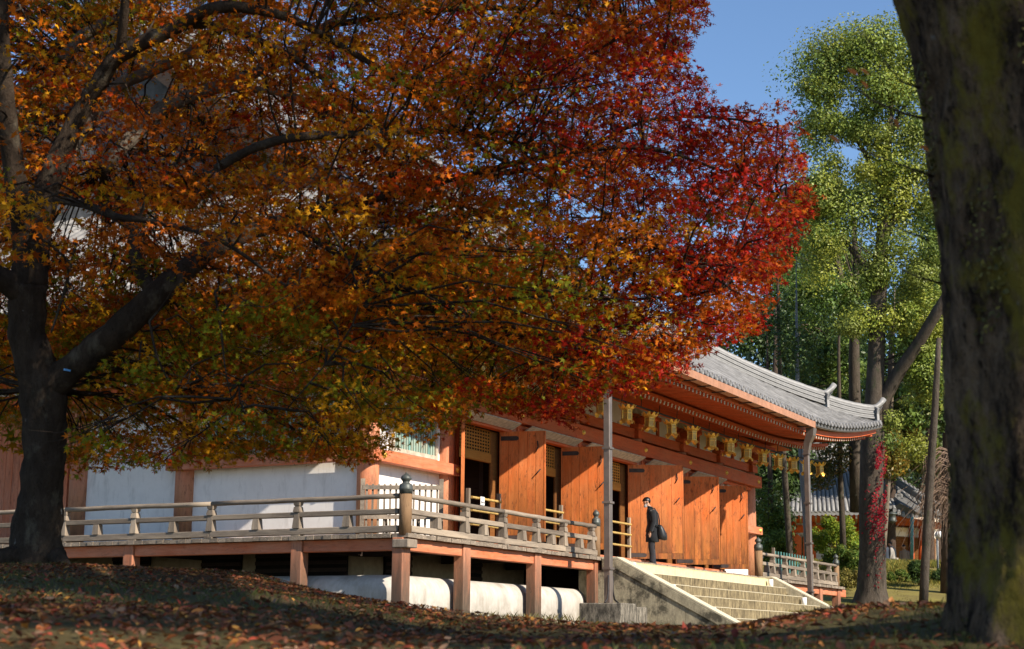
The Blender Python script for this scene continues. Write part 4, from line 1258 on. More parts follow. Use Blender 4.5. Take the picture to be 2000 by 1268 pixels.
L([(760, -20, 12.6, .024), (1000, -110, 12.2, .02), (1200, -70, 11.8, .015), (1340, -10, 11.5, .01)])
L([(1080, 330, 11.8, .018), (1250, 240, 11.6, .014), (1400, 230, 11.4, .01), (1520, 250, 11.3, .006)])
L([(900, 590, 10.7, .014), (1060, 580, 10.6, .012), (1200, 585, 10.6, .010), (1400, 575, 10.7, .006)])
for pts in ([(420, 570, 9.6, .010), (432, 650, 9.5, .009), (440, 720, 9.5, .006), (452, 780, 9.5, .004)],
            [(292, 628, 10, .010), (305, 690, 9.9, .009), (325, 735, 9.9, .008), (345, 758, 9.9, .005)],
            [(150, 470, 9.9, .010), (125, 570, 9.8, .010), (100, 650, 9.8, .006)],
            [(620, 400, 9.6, .008), (700, 600, 9.4, .007), (560, 800, 9.3, .004)]):
    L(pts, n=6)
NP = np.array([p for p, r in nodes]); NR = np.array([r for p, r in nodes])
POLY = [(-900, -700), (1500, -700), (1440, -200), (1375, -40), (1385, 40), (1335, 85), (1385, 160), (1405, 205), (1470, 205), (1540, 190), (1575, 250), (1570, 320), (1600, 390), (1565, 450), (1540, 520), (1500, 600), (1490, 645), (1420, 665), (1360, 690), (1330, 735), (1250, 765), (1195, 762), (1150, 790), (1125, 845), (1085, 825), (1010, 800), (935, 800), (890, 832), (845, 862), (790, 862), (735, 895), (690, 902), (600, 892), (520, 886), (420, 900), (330, 908), (250, 902), (215, 912), (172, 918), (140, 945), (115, 900), (60, 880), (-200, 900), (-900, 950)]
# sprays: flattish discs of leaves carried on twigs, in three depths of the crown
sx = []; sy = []; sdp = []
for cell, d0, d1, pr in ((74, 9.1, 10.3, .62), (60, 10.4, 11.8, .97), (50, 11.9, 13.8, 1.0)):
    for gx_ in np.arange(-520, 1620, cell):
        for gy_ in np.arange(-420, 930, cell):
            up_ = gx_ < 720 and gy_ < 330
            if rng.random() < pr * ((.5 if d0 < 10 else .72 if d0 < 11 else .9) if up_ else 1):
                sx.append(gx_ + rng.uniform(-.6, .6) * cell); sy.append(gy_ + rng.uniform(-.6, .6) * cell); sdp.append(rng.uniform(d0, d1))
sx = np.array(sx); sy = np.array(sy); sdp = np.array(sdp)
off_ = (sx < -60) | (sy < -80)
ok = inpoly(sx, sy, POLY) & inpoly(sx + 24, sy + 8, POLY) & inpoly(sx - 24, sy + 8, POLY) & (~off_ | (rng.random(len(sx)) < .45))
gap = ((sx - 130) ** 2 + (sy - 430) ** 2 < 48 ** 2) | ((sx - 300) ** 2 + (sy - 165) ** 2 < 48 ** 2) | ((sx > 85) & (sx < 320) & (sy > 575) & (sy < 735) & (np.abs((sy - 745) + (sx - 90) * .78) < 45) & (sdp < 10.4)) | ((sx < 110) & (sy > 470) & (sdp < 10.6)) | ((sx > 40) & (sx < 135) & (sy > 780))
ok &= ~gap
sx = sx[ok]; sy = sy[ok]; sdp = sdp[ok]
SP_ = np.array([PD(a, b, d) for a, b, d in zip(sx, sy, sdp)])
def pal(x, y, n):
    """leaf colours change across the crown: olive and gold low left, orange in the middle, red at the right tip"""
    gold = np.array((.78, .36, .012)); oran = np.array((.72, .18, .008)); oliv = np.array((.29, .28, .015)); red = np.array((.46, .018, .007)); ored = np.array((.56, .062, .006)); crim = np.array((.28, .010, .012)); rust = np.array((.54, .12, .010))
    cs = [gold, oran, oliv, rust, ored, red, crim]
    pr = float(sst((x + 90 * math.sin(y * .011) - 900) / 560)); lo = float(sst((y - 520) / 160)) * (1 - pr)
    wl = np.array([.22, .42, .13, .18, .04, .01, 0]); wo_ = np.array([.30, .24, .38, .06, .01, .01, 0]); wr_ = np.array([.0, .10, .01, .15, .28, .36, .10])
    w = (wl * (1 - lo) + wo_ * lo) * (1 - pr) + wr_ * pr; w = w / w.sum()
    i = rng.choice(7, p=w); j = rng.choice(7, p=w)
    c = np.where(rng.random((n, 1)) < .66, cs[i], cs[j])
    return c * rng.uniform(.58, 1.15, (n, 1))
pos = []; nrm = []; siz = []; colr = []; lay = []
twm = MB()
for k in range(len(sx)):
    c = SP_[k]; far = sdp[k] > 11.85
    inframe = -40 < sx[k] < 2040 and sy[k] > -60
    n = int(rng.integers(130, 200)) if inframe else 50
    R0 = rng.uniform(.34, .60)
    a = rng.uniform(0, 2 * np.pi, n); r = R0 * np.sqrt(rng.random(n))
    tilt = rng.normal(0, .17, 2)
    p = np.stack([r * np.cos(a), r * np.sin(a) * .8, rng.normal(0, .026, n)], 1)
    p[:, 2] += p[:, 0] * tilt[0] + p[:, 1] * tilt[1] - .35 * r ** 2 / R0
    pos.append(c + p); nn_ = rng.normal(size=(n, 3)) * .6 + np.array([tilt[0], tilt[1], .75])
    nrm.append(nn_)
    siz.append(rng.uniform(.023, .035, n) * (1.45 if far else 1.0) * (1.0 if inframe else 1.9)); lay.append(np.full(n, 1 if (far or not inframe) else 0))
    colr.append(pal(sx[k], sy[k], n))
    # twig to the nearest limb
    d = np.linalg.norm(NP - c, axis=1) + (NP[:, 2] > c[2] + .3) * .5
    q = NP[np.argmin(d)]; mid = (c + q) / 2 + np.array([0, 0, .12])
    if np.min(d) < 2.6 and inpoly(np.array([sx[k] + 25]), np.array([sy[k] - 20]), POLY).all():
        twm.tube([q, (q + mid) / 2 + rng.normal(0, .03, 3), mid, (mid + c) / 2 + rng.normal(0, .03, 3), c], [.009, .008, .0065, .005, .003], 4, caps=False)
        for _ in range(3):
            if not inpoly(np.array([sx[k] + 70, sx[k] - 70, sx[k] + 40]), np.array([sy[k], sy[k], sy[k] - 60]), POLY).all(): break
            e = c + np.array([rng.uniform(-1, 1) * R0 * .8, rng.uniform(-1, 1) * R0 * .7, rng.uniform(-.08, .03)])
            twm.tube([(mid + c) / 2, (c * .6 + e * .4), e], [.004, .003, .002], 3, caps=False)
pos = np.concatenate(pos); nrm = np.concatenate(nrm); siz = np.concatenate(siz); colr = np.concatenate(colr); lay = np.concatenate(lay)
px, py, dd = topx(pos)
infr = (px > -60) & (py > -60)
keep = inpoly(px + rng.normal(0, 8, len(px)), py - 6 + rng.normal(0, 6, len(px)), POLY) | (~infr & (py < 600))
nz_ = rng.normal(0, .45, len(px)) + .5 * np.sin(px * .09) * np.sin(py * .11 + 1)
g1 = ((px - 135) / 52) ** 2 + ((py - 430) / 42) ** 2 < .8 + nz_
g2 = ((px - 300) / 50) ** 2 + ((py - 168) / 34) ** 2 < .8 + nz_
tk = (px > -20) & (px < 130) & (py > 520) & (dd < 10.5)
lb = (px > 60) & (px < 335) & (np.abs(py - (760 - (px - 90) * .86)) < 42) & (dd < 10.35) & (py > 545)
keep &= ~(g1 | g2 | tk | lb)
pos, nrm, siz, colr, px, py, dd, lay = [a[keep] for a in (pos, nrm, siz, colr, px, py, dd, lay)]

spin = rng.uniform(0, 2 * np.pi, len(pos))
# the 300 leaves that show largest are pieces of their own
vis = (px > 0) & (px < 2000) & (py > 0)
score = np.where(vis, siz / dd, 0); big = np.argsort(-score)[:300]
mask = np.ones(len(pos), bool); mask[big] = False
for ly, tm_ in ((0, S5), (1, S3)):
    mk_ = mask & (lay == ly)
    me = leafmesh('crown', pos[mk_], nrm[mk_], spin[mk_], siz[mk_], colr[mk_], tm_, M['leaf'])
    crown_ = place('crown', me, MAP); crown_['kind'] = 'stuff'
for i in big:
    me = leafmesh('leaf', pos[i:i + 1] * 0, nrm[i:i + 1], spin[i:i + 1], siz[i:i + 1], colr[i:i + 1], STAR, M['leaf'])
    place('leaf', me, MAP, Vector(pos[i]))
tag(twm.build('twigs', M['barkmaple'], MAP), kind='stuff')
tg = MB(); q = PD(131, 723, 10.13); tg.box(-.022, .022, -.004, .004, -.006, .006)
tgm = m_plain('blue_tag', (.10, .32, .62), .5, var=.03)
place('name_tag', tg.mesh('name_tag', tgm), MAP, q, (0, .1, -.48 + math.pi * 0))
# surface roots
for pts in ([(40, 1088, 10.2, .08), (10, 1090, 10.1, .07), (-30, 1100, 10, .05), (-90, 1115, 9.9, .03)], [(110, 1088, 10.2, .07), (128, 1104, 10.1, .04), (150, 1116, 10, .02)]):
    limb(pts, 8, .05, name='root', par=MAP)

# ---------------------------------------------------------------- mossy trunk at right
MOS = root('mossy_tree', W(1.28, 3.75, 0.05), 'large dark mossy tree trunk close by at the right edge', 'tree')
cl = [(2105, 1300, .34), (2095, 1255, .30), (2085, 1180, .272), (2078, 1080, .258), (2073, 950, .252), (2070, 800, .252), (2062, 640, .252), (2055, 500, .253), (2040, 350, .254), (2022, 200, .252), (1998, 60, .255), (1965, -60, .262), (1900, -220, .25), (1840, -420, .22)]
D0 = 3.75
P_ = [np.array(PD(a, b, D0)) for a, b, r in cl]
b = MB(); n = 170; vs = []; fine = []
pp = []; rr = []
for i in range(len(cl) - 1):
    for k in range(18):
        t = k / 18; pp.append(P_[i] * (1 - t) + P_[i + 1] * t); rr.append(cl[i][2] * (1 - t) + cl[i + 1][2] * t)
pp.append(P_[-1]); rr.append(cl[-1][2])
def hn(a, z, s):
    return (math.sin(a * 3 + z * s) * .5 + math.sin(a * 7 - z * s * 1.7 + 1.3) * .3 + math.sin(a * 13 + z * s * 2.9 + 2.1) * .2)
for p, r in zip(pp, rr):
    for j in range(n):
        a = 2 * math.pi * j / n
        cp = Vector((math.cos(a) * .26, math.sin(a) * .26, p[2]))
        big_ = mnoise.fractal(Vector((cp.x * 7, cp.y * 7, cp.z * 3)), 1.0, 2.0, 3)
        rdg = mnoise.ridged_multi_fractal(Vector((cp.x * 26, cp.y * 26, cp.z * 9)), .9, 2.1, 4, 1.0, 2.0)
        q = r * (1 + .05 * hn(a, p[2], 2.2) + .05 * big_ + .026 * (rdg - 1.2) + random.uniform(-.004, .004))
        if p[2] < .25: q *= 1 + .18 * max(0, math.sin(a * 5 + .6)) * (.25 - p[2]) / .3
        vs.append((p[0] + q * math.cos(a), p[1] + q * math.sin(a), p[2]))
b.add(vs, [(i * n + j, i * n + (j + 1) % n, (i + 1) * n + (j + 1) % n, (i + 1) * n + j) for i in range(len(pp) - 1) for j in range(n)], True)
b.build('trunk', M['barkmoss'], MOS)
# moss tufts and strands on the bark
N = 20000
ii = rng.integers(0, len(pp) - 1, N); aa = rng.uniform(0, 2 * np.pi, N)
clump = np.array([math.sin(3.1 * a + 2.3 * pp[i][2] * 3) + math.sin(5 * a - 1.9 * pp[i][2] * 4 + 1) for a, i in zip(aa, ii)])
k = clump > .75; ii = ii[k]; aa = aa[k]; N = len(ii)
rad = np.array(rr)[ii] * 1.015; base = np.array(pp)[ii]
out = np.stack([np.cos(aa), np.sin(aa), np.zeros(N)], 1)
mp = base + out * rad[:, None]; mp[:, 2] += rng.uniform(-.02, .02, N)
mn = out + rng.normal(0, .7, (N, 3))
mc = np.where(rng.random((N, 1)) < .6, np.array((.08, .07, .018)), np.array((.15, .125, .03))) * rng.uniform(.5, 1.4, (N, 1))
me = leafmesh('moss', mp, mn, rng.uniform(0, 6.28, N), rng.uniform(.003, .010, N), mc, QUAD, M['leafdry'])
o = place('moss', me, MOS); o['kind'] = 'stuff'
lc = MB()
# twigs with a few leaves left of the trunk
tw = MB()
TWG = [[(1815, 470, .006), (1740, 440, .004), (1690, 470, .002)], [(1806, 232, .010), (1760, 220, .007), (1700, 195, .005), (1655, 150, .0025)], [(1797, 172, .008), (1760, 160, .005), (1720, 110, .003), (1665, 40, .002)], [(1822, 345, .009), (1780, 330, .006), (1700, 300, .004), (1620, 270, .002)], [(1842, 555, .008), (1790, 540, .005), (1750, 520, .003)], [(1760, 160, .004), (1790, 110, .002), (1770, 60, .001)]]
for t in TWG: tw.tube([PD(a, b_, 3.78 - .04 * i) for i, (a, b_, r) in enumerate(t)], [r * .42 for a, b_, r in t], 6)
tw.build('twig', M['barkdark'], MOS)
LV = [(1665, 140, .9), (1688, 140, 1.1), (1688, 165, .2), (1750, 240, 0.1), (1805, 290, 1.4), (1630, 272, .6)]
for a, b_, s in LV:
    me = leafmesh('leaf', np.zeros((1, 3)), np.array([[-.6, -.7, .4]]) + rng.normal(0, .3, (1, 3)), np.array([s]), np.array([.016]), np.array([(.36, .12, .03)]), OVAL, M['leaf'])
    place('leaf', me, MOS, PD(a, b_, 3.58))
# its limbs and crown, overhead and out of the picture
def offcrown(par, c, rad, n, size, cols, nclump=60, rmin=.35):
    ps = []; ns = []
    cc = rng.normal(size=(nclump, 3)); cc /= np.linalg.norm(cc, axis=1, keepdims=True); cc *= rng.uniform(rmin, 1, (nclump, 1)) ** .5
    cc = np.array(c) + cc * np.array(rad)
    per = n // nclump
    for q in cc:
        v = rng.normal(size=(per, 3)); v /= np.linalg.norm(v, axis=1, keepdims=True)
        rr_ = rng.uniform(.5, 1.0, (per, 1)) * np.array([1, 1, .6]) * min(rad) * rng.uniform(.22, .42)
        ps.append(q + v * rr_); ns.append(v + rng.normal(0, .5, (per, 3)) + np.array([0, 0, .5]))
    ps = np.concatenate(ps); ns = np.concatenate(ns); N = len(ps)
    ci = rng.integers(0, len(cols), N); cl_ = np.array(cols)[ci] * rng.uniform(.65, 1.3, (N, 1))
    return ps, ns, cl_, cc
ps, ns, cl_, cc = offcrown(MOS, tuple(W(3.9, 6.2, 9.2)), (4.5, 4.2, 2.2), 17500, .1, [(.12, .13, .03), (.32, .13, .03), (.16, .15, .03)], 90)
me = leafmesh('crown', ps, ns, rng.uniform(0, 6.28, len(ps)), rng.uniform(.06, .10, len(ps)), cl_, OVAL, M['leaf'])
o = place('crown', me, MOS); o['kind'] = 'stuff'
top = Vector(pp[-1])
bl = MB()
for q in cc[::4]:
    q = Vector(q); mid = (top + q) / 2 + Vector((0, 0, .6)); bl.tube([top, top.lerp(mid, .5), mid, q], [.12, .09, .06, .02], 6, caps=False)
bl.build('limb', M['barkmoss'], MOS)
NB = root('neighbour_tree', W(9.5, -1.5, -.1), 'leafy autumn tree standing out of view at right', 'tree')
b = MB(); q0 = W(9.5, -1.5, -.2); q1 = W(9.2, -1.2, 6.0); b.tube([q0, q0.lerp(q1, .3), q0.lerp(q1, .7), q1], [.35, .26, .22, .16], 14, jit=.05); b.build('trunk', M['barkdark'], NB)
ps, ns, cl_, cc = offcrown(NB, tuple(W(8.6, -.6, 8.6)), (4.6, 4.6, 2.6), 10500, .1, [(.12, .13, .03), (.32, .13, .03)], 100)
me = leafmesh('crown', ps, ns, rng.uniform(0, 6.28, len(ps)), rng.uniform(.07, .12, len(ps)), cl_, OVAL, M['leaf'])
o = place('crown', me, NB); o['kind'] = 'stuff'

# ---------------------------------------------------------------- fallen leaves and grass on the mound
N = 80000
X = rng.uniform(-1, 1, N); Dg = 2.9 + 10.1 * rng.random(N) ** .85
X = X * (.36 * Dg + .6); Z = ground_z(X, Dg)
P2 = CAM[None, :2] + X[:, None] * RH + Dg[:, None] * FH
gp = np.column_stack([P2, Z + .012])
gn = np.array([0, 0, 1.0]) + rng.normal(0, .34, (N, 3)); gs = rng.uniform(.007, .016, N) * np.where(rng.random(N) < .12, 1.7, 1)
cs = np.array([(.25, .085, .032), (.17, .055, .025), (.34, .14, .036), (.11, .045, .026), (.26, .042, .022), (.46, .22, .045), (.25, .15, .09)])
ci = rng.choice(7, N, p=[.25, .20, .12, .22, .09, .05, .07]); gc = cs[ci] * rng.uniform(.6, 1.25, (N, 1))
gsp = rng.uniform(0, 6.28, N)
qx, qy, qd = topx(gp)
vis = (qx > 0) & (qx < 2000) & (qy < 1268) & (qd > 2.2)
thin = rng.random(N) < np.clip(.45 + .55 * np.sin(X * 1.6 + 1 + np.sin(Dg)) * np.sin(Dg * 1.3 + X * .4) + .3 * np.sin(X * 4.1) * np.sin(Dg * 3.3) + .25 * (Dg > 6), .22, 1)
gp, gn, gs, gc, gsp, qd, vis = [a[thin] for a in (gp, gn, gs, gc, gsp, qd, vis)]
score = np.where(vis, gs / qd, 0); big = np.argsort(-score)[:300]
mask = np.ones(len(gp), bool); mask[big] = False
for nr_, tp_ in ((qd < 6.2, OVAL), (qd >= 6.2, QUAD)):
    mk_ = mask & nr_
    me = leafmesh('fallen_leaves', gp[mk_], gn[mk_], gsp[mk_], gs[mk_], gc[mk_], tp_, M['leafdry'])
    fl = place('fallen_leaves', me, ground); fl['kind'] = 'stuff'
for i in big:
    me = leafmesh('fallen_leaf', gp[i:i + 1] * 0, gn[i:i + 1], gsp[i:i + 1], gs[i:i + 1], gc[i:i + 1], OVAL, M['leafdry'])
    place('fallen_leaf', me, ground, Vector(gp[i]))
def blades(X, Dg, h, w, c, name, lab=None):
    N = len(X); Z = ground_z(X, Dg); P2 = CAM[None, :2] + X[:, None] * RH + Dg[:, None] * FH
    p0 = np.column_stack([P2, Z - .005]); a = rng.uniform(0, 6.28, N); lean = rng.normal(0, .35, (N, 2))
    tv = np.zeros((N, 4, 3)); sd_ = np.stack([np.cos(a), np.sin(a), 0 * a], 1) * (w * rng.uniform(.6, 1.2, N))[:, None]
    hh = h * rng.uniform(.5, 1.2, N)
    tv[:, 0] = p0 - sd_; tv[:, 1] = p0 + sd_
    m_ = p0.copy(); m_[:, :2] += lean * hh[:, None] * .4; m_[:, 2] += hh * .6
    tv[:, 2] = m_ + sd_ * .7; e = p0.copy(); e[:, :2] += lean * hh[:, None]; e[:, 2] += hh
    tv[:, 3] = e
    V = tv.reshape(-1, 3); F = np.array([(0, 1, 2), (0, 2, 3)])[None] + (np.arange(N) * 4)[:, None, None]
    me = bpy.data.meshes.new(name); me.from_pydata(V.tolist(), [], F.reshape(-1, 3).tolist())
    ca = me.color_attributes.new('Col', 'FLOAT_COLOR', 'POINT'); C = np.ones((N, 4, 4), np.float32); C[:, :, :3] = (np.array(c)[rng.integers(0, len(c), N)] * rng.uniform(.6, 1.3, (N, 1)))[:, None, :]
    ca.data.foreach_set('color', C.reshape(-1)); me.materials.append(M['leaf'])
    o = place(name, me); tag(o, lab, 'grass', kind='stuff'); return o
N = 42000
Dg = 2.0 + 10 * rng.random(N) ** .8; X = rng.uniform(-1, 1, N) * (.36 * Dg + .5)
k = np.sin(X * 1.7 + 2 * np.sin(Dg * .8)) + np.sin(Dg * 1.3 - X * .6) > -.1
blades(X[k], Dg[k], .030, .0012, [(.07, .09, .02), (.10, .10, .03), (.13, .12, .04)], 'short_grass', 'short green turf between the fallen leaves on the mound')
N = 60000
Dg = 44 + 36 * rng.random(N); X = Dg * rng.uniform(.17, .30, N)
k = (np.sin(X * 1.9 + Dg) + np.sin(Dg * 1.1 - X * .7) > -.9)
X = X[k]; Dg = Dg[k]
blades(X, Dg, .26, .022, [(.22, .20, .045), (.30, .24, .05), (.17, .18, .04)], 'bank_grass', 'sunlit yellow-green grass on the bank beyond the stairs')
N = 5000
Dg = 27 + 8 * rng.random(N); X = rng.uniform(-2.4, 4.0, N)
uu = CAM[0] + X * RH[0] + Dg * FH[0]; vv_ = CAM[1] + X * RH[1] + Dg * FH[1]
k = (vv_ > -1.2) & (vv_ < .35) & (uu > -.3) & (uu < 6.4)
blades(X[k], Dg[k], .22, .006, [(.16, .15, .06), (.24, .20, .09)], 'weeds', 'dry weeds along the foot of the white plinth')

# ---------------------------------------------------------------- trees on the right
def tree(name, label, px, D, z0, topy, trunk, mat, crown, nleaf, lsize, cols, leafmat='leafgloss', nclump=70, extra=None, group=None, forks=None, cs_=(.16, .30), droop=0.0):
    """trunk: [(px,py,radius)], crown: list of (px,py,rx_px,ry_px) blobs in the silhouette"""
    r_ = root(name, PD(px, trunk[0][1], D), label, 'tree', group)
    b = MB(); b.tube([PD(a, y, D) for a, y, q in trunk], [q for a, y, q in trunk], 14, jit=.03); b.build('trunk', M[mat], r_)
    for f in (forks or []):
        b = MB(); b.tube([PD(a, y, D + dd_) for a, y, q, dd_ in f], [q for a, y, q, dd_ in f], 9, jit=.03); b.build('limb', M[mat], r_)
    s = D / FPX
    ps = []; ns = []; cl2 = []
    tot = sum(c[2] * c[3] for c in crown)
    bl = MB()
    for cx, cy, rx, ry in crown:
        nc = max(3, int(nclump * rx * ry / tot)); per = int(nleaf * rx * ry / tot / nc)
        for _ in range(nc):
            v = rng.normal(size=3); v /= np.linalg.norm(v); v *= rng.random() ** .33
            c = np.array(PD(cx + v[0] * rx, cy - v[2] * ry, D + v[1] * rx * s * .9))
            w = rng.normal(size=(per, 3)); w /= np.linalg.norm(w, axis=1, keepdims=True)
            R1 = min(rx, ry) * s * rng.uniform(cs_[0], cs_[1]) * 1.6
            rad_ = rng.uniform(.35, 1.1, (per, 1)) * R1 * np.array([1, 1, .75])
            q = c + w * rad_
            q[:, 2] -= droop * np.abs(rng.normal(0, 1, per)) * R1
            ps.append(q); ns.append(w + rng.normal(0, .55, (per, 3)) + np.array([0, 0, .35]))
            base_c = np.array(cols)[rng.integers(0, len(cols))]
            cl2.append(np.tile(base_c, (per, 1)) * rng.uniform(.75, 1.25, (per, 1)) * rng.uniform(.8, 1.15))
            tps = np.array([PD(t_[0], t_[1] + 30, D) for t_ in trunk]); tpt = tps[np.argmin(np.linalg.norm(tps - c, axis=1))]
            if np.linalg.norm(tpt - c) < 5 * s * 60 and rng.random() < .4:
                bl.tube([tpt, (tpt + c) / 2 + np.array([0, 0, .25]), c], [.03 * s * 60, .018 * s * 60, .008], 5, caps=False)
    bl.build('branches', M[mat], r_)['kind'] = 'stuff'
    ps = np.concatenate(ps); ns = np.concatenate(ns); cl2 = np.concatenate(cl2)
    me = leafmesh('crown', ps, ns, rng.uniform(0, 6.28, len(ps)), rng.uniform(.5, 1.4, len(ps)) * lsize, cl2, QUAD, M[leafmat])
    o = place('crown', me, r_); o['kind'] = 'stuff'
    return r_
LG = [(.22, .28, .045), (.30, .32, .045), (.15, .21, .04), (.25, .29, .055)]
DG = [(.045, .085, .02), (.06, .10, .025), (.075, .12, .03), (.05, .08, .03)]
MG = [(.10, .17, .03), (.14, .20, .035), (.20, .23, .04), (.08, .13, .03)]
camph = tree('camphor_tree', 'tall camphor tree with bright yellow-green crown and red creeper on its trunk', 1702, 63, 1.5, 40,
     [(1700, 1205, 1.05), (1702, 1185, .80), (1703, 1150, .60), (1704, 1080, .52), (1701, 980, .47), (1704, 880, .48), (1708, 780, .38), (1712, 680, .33), (1716, 580, .32), (1722, 480, .25), (1728, 380, .20), (1735, 270, .14), (1745, 170, .08)], 'barkgrey',
     [(1640, 135, 70, 70), (1700, 105, 75, 62), (1770, 120, 70, 75), (1600, 170, 45, 50), (1740, 200, 80, 60), (1625, 235, 60, 50), (1690, 260, 60, 40), (1780, 260, 50, 70), (1600, 330, 45, 60), (1720, 330, 70, 45), (1790, 380, 50, 70), (1640, 430, 60, 60), (1745, 450, 70, 60), (1600, 500, 45, 50), (1690, 520, 50, 40), (1780, 540, 55, 60), (1820, 640, 40, 80), (1740, 630, 50, 40), (1800, 760, 45, 60), (1760, 850, 40, 40), (1830, 450, 40, 80), (1835, 330, 35, 60), (1590, 420, 40, 50), (1660, 640, 45, 45), (1790, 690, 45, 40)],
     125000, .066, LG, nclump=170, cs_=(.40, .78),
     forks=[[(1706, 850, .36, 0), (1725, 780, .30, 0), (1760, 720, .26, -.5), (1795, 668, .23, -1), (1830, 610, .22, -1.5), (1870, 540, .15, -2)],
            [(1716, 580, .18, 0), (1690, 520, .15, 0), (1650, 470, .12, .5), (1610, 440, .07, .8)], [(1722, 480, .16, 0), (1760, 400, .12, 0), (1790, 320, .07, .5)],
            [(1728, 380, .13, 0), (1690, 300, .09, 0), (1640, 220, .05, .4)], [(1735, 270, .1, 0), (1770, 200, .07, 0), (1785, 140, .04, 0)]])
# red creeper on its trunk
N = 1500
t = rng.random(N); yy = 860 + t * 310 * rng.random(N) ** .6; aw = rng.normal(.15, .45, N)
xx = 1702 + 26 * np.sin(np.clip(aw, -1.2, 1.3)) + 4
pp2 = np.array([np.array(PD(a, b_, 63)) for a, b_ in zip(xx, yy)]); pp2 -= (np.cos(np.clip(aw, -1.2, 1.3)) * .62)[:, None] * RX[:, 2]
cn = -RX[:, 2] + rng.normal(0, .6, (N, 3))
cc2 = np.where(rng.random((N, 1)) < .7, np.array((.36, .015, .035)), np.array((.48, .03, .04))) * rng.uniform(.6, 1.3, (N, 1))
kk = ((xx > 1704) | (yy > 940)) & (np.sin(yy * .11 + xx * .3) + np.sin(yy * .043 + 2) + rng.normal(0, .5, N) > -.15) & (rng.random(N) < np.clip((yy - 840) / 90, .1, 1)) & (rng.random(N) < np.clip((1175 - yy) / 120, 0, 1))
me = leafmesh('creeper', pp2[kk], cn[kk], rng.uniform(0, 6.28, kk.sum()), rng.uniform(.05, .09, kk.sum()), cc2[kk], S5, M['leaf'])
o = place('creeper', me, camph); o['kind'] = 'stuff'
tree('slim_tree', 'slim grey tree forking high up, just left of the camphor trunk', 1670, 70, 1.5, 300,
     [(1673, 1000, .30), (1671, 900, .28), (1670, 800, .26), (1668, 700, .24), (1669, 645, .20), (1671, 600, .13), (1674, 540, .09)], 'barkgrey',
     [(1600, 380, 60, 50), (1660, 350, 55, 50), (1570, 470, 45, 45), (1630, 570, 60, 45), (1580, 580, 50, 50), (1690, 590, 40, 40)], 14000, .085, MG, nclump=50, cs_=(.3, .55),
     forks=[[(1669, 650, .20, 0), (1650, 580, .17, 0), (1632, 500, .14, .3), (1610, 440, .10, .5), (1590, 400, .06, .6)], [(1669, 650, .17, 0), (1675, 560, .14, 0), (1670, 480, .12, 0), (1662, 400, .07, 0)], [(1672, 640, .14, 0), (1700, 600, .12, -.3), (1725, 560, .09, -.5)]])
G2 = 'dark forest trees behind the hall'
F = [('dark evergreen tree rising just right of the maple', 1500, 86, [(1500, 560, 70, 90), (1470, 700, 70, 90), (1530, 720, 60, 110), (1510, 850, 60, 60)], DG),
     ('dense dark evergreen behind the upturned roof corner', 1600, 92, [(1590, 620, 70, 90), (1600, 760, 70, 90), (1570, 690, 50, 70), (1630, 850, 50, 60)], DG),
     ('mid green broadleaf tree between the two forking trunks', 1640, 100, [(1640, 680, 60, 80), (1650, 520, 70, 80), (1640, 800, 50, 60)], MG),
     ('dark evergreen tree behind the leaning camphor limb', 1760, 96, [(1760, 640, 70, 90), (1740, 760, 60, 80), (1780, 830, 60, 80), (1740, 900, 60, 50)], DG),
     ('yellowish green tree low behind the camphor trunk', 1740, 84, [(1750, 800, 50, 50), (1735, 880, 40, 50), (1790, 880, 50, 40)], [(.20, .20, .04), (.26, .20, .04), (.12, .16, .03)]),
     ('dark evergreen tree beside the mossy trunk', 1830, 90, [(1830, 700, 70, 110), (1850, 860, 70, 70), (1820, 930, 60, 50), (1850, 540, 60, 80)], DG),
     ('tall dark evergreen seen above the maple edge', 1560, 105, [(1560, 500, 60, 90), (1540, 620, 70, 90), (1580, 420, 45, 60)], DG),
     ('shaded evergreen far behind the tiled side hall', 1680, 112, [(1680, 740, 80, 100), (1690, 860, 80, 70), (1600, 880, 80, 60)], DG),
     ('dark undergrowth tree at the far end of the veranda', 1515, 80, [(1515, 930, 50, 60), (1500, 1020, 40, 50), (1545, 900, 40, 45)], DG),
     ('green broadleaf tree filling the gap beside the mossy trunk', 1815, 82, [(1815, 560, 60, 80), (1840, 440, 50, 80), (1830, 660, 50, 70), (1810, 780, 50, 60)], MG),
     ('leafy green tree between the red maple tip and the camphor', 1560, 88, [(1570, 430, 50, 60), (1600, 520, 55, 60), (1550, 560, 50, 60), (1590, 680, 50, 50), (1640, 720, 45, 50)], MG),
     ('near leafy green tree hanging over the leaning wooden pole', 1850, 66, [(1840, 690, 50, 60), (1830, 620, 45, 60), (1850, 780, 40, 60), (1815, 740, 30, 40)], MG),
     ('shaded tree beyond the lattice door hall', 1830, 108, [(1780, 960, 80, 60), (1860, 980, 60, 60), (1840, 1030, 60, 60)], DG)]
for lab, x, D, cr, cols in F:
    by = 1190
    tree('forest_tree', lab, x, D, 3, 0, [(x, by, .30), (x, 1050, .26), (x + 1, 900, .22), (x - 1, 750, .17), (x + 2, 600, .08)], 'barkdark', cr, 12000, .13, cols, nclump=60, group=G2, cs_=(.3, .55))
# far wood closing the view
N = 42000
Xf = rng.uniform(4, 62, N); Df = rng.uniform(128, 150, N); Zf = rng.uniform(2, 30, N) * (1 - .25 * np.abs(np.sin(Xf * .21)))
P2 = CAM[None, :2] + Xf[:, None] * RH + Df[:, None] * FH
cl3 = np.array(DG)[rng.integers(0, 4, N)] * rng.uniform(.6, 1.3, (N, 1))
me = leafmesh('wood', np.column_stack([P2, Zf]), rand_normals(N, .3), rng.uniform(0, 6.28, N), rng.uniform(.3, .55, N), cl3, QUAD, M['leafgloss'])
o = place('wood', me); tag(o, 'distant dark green wood closing the view at right', 'wood', kind='stuff')
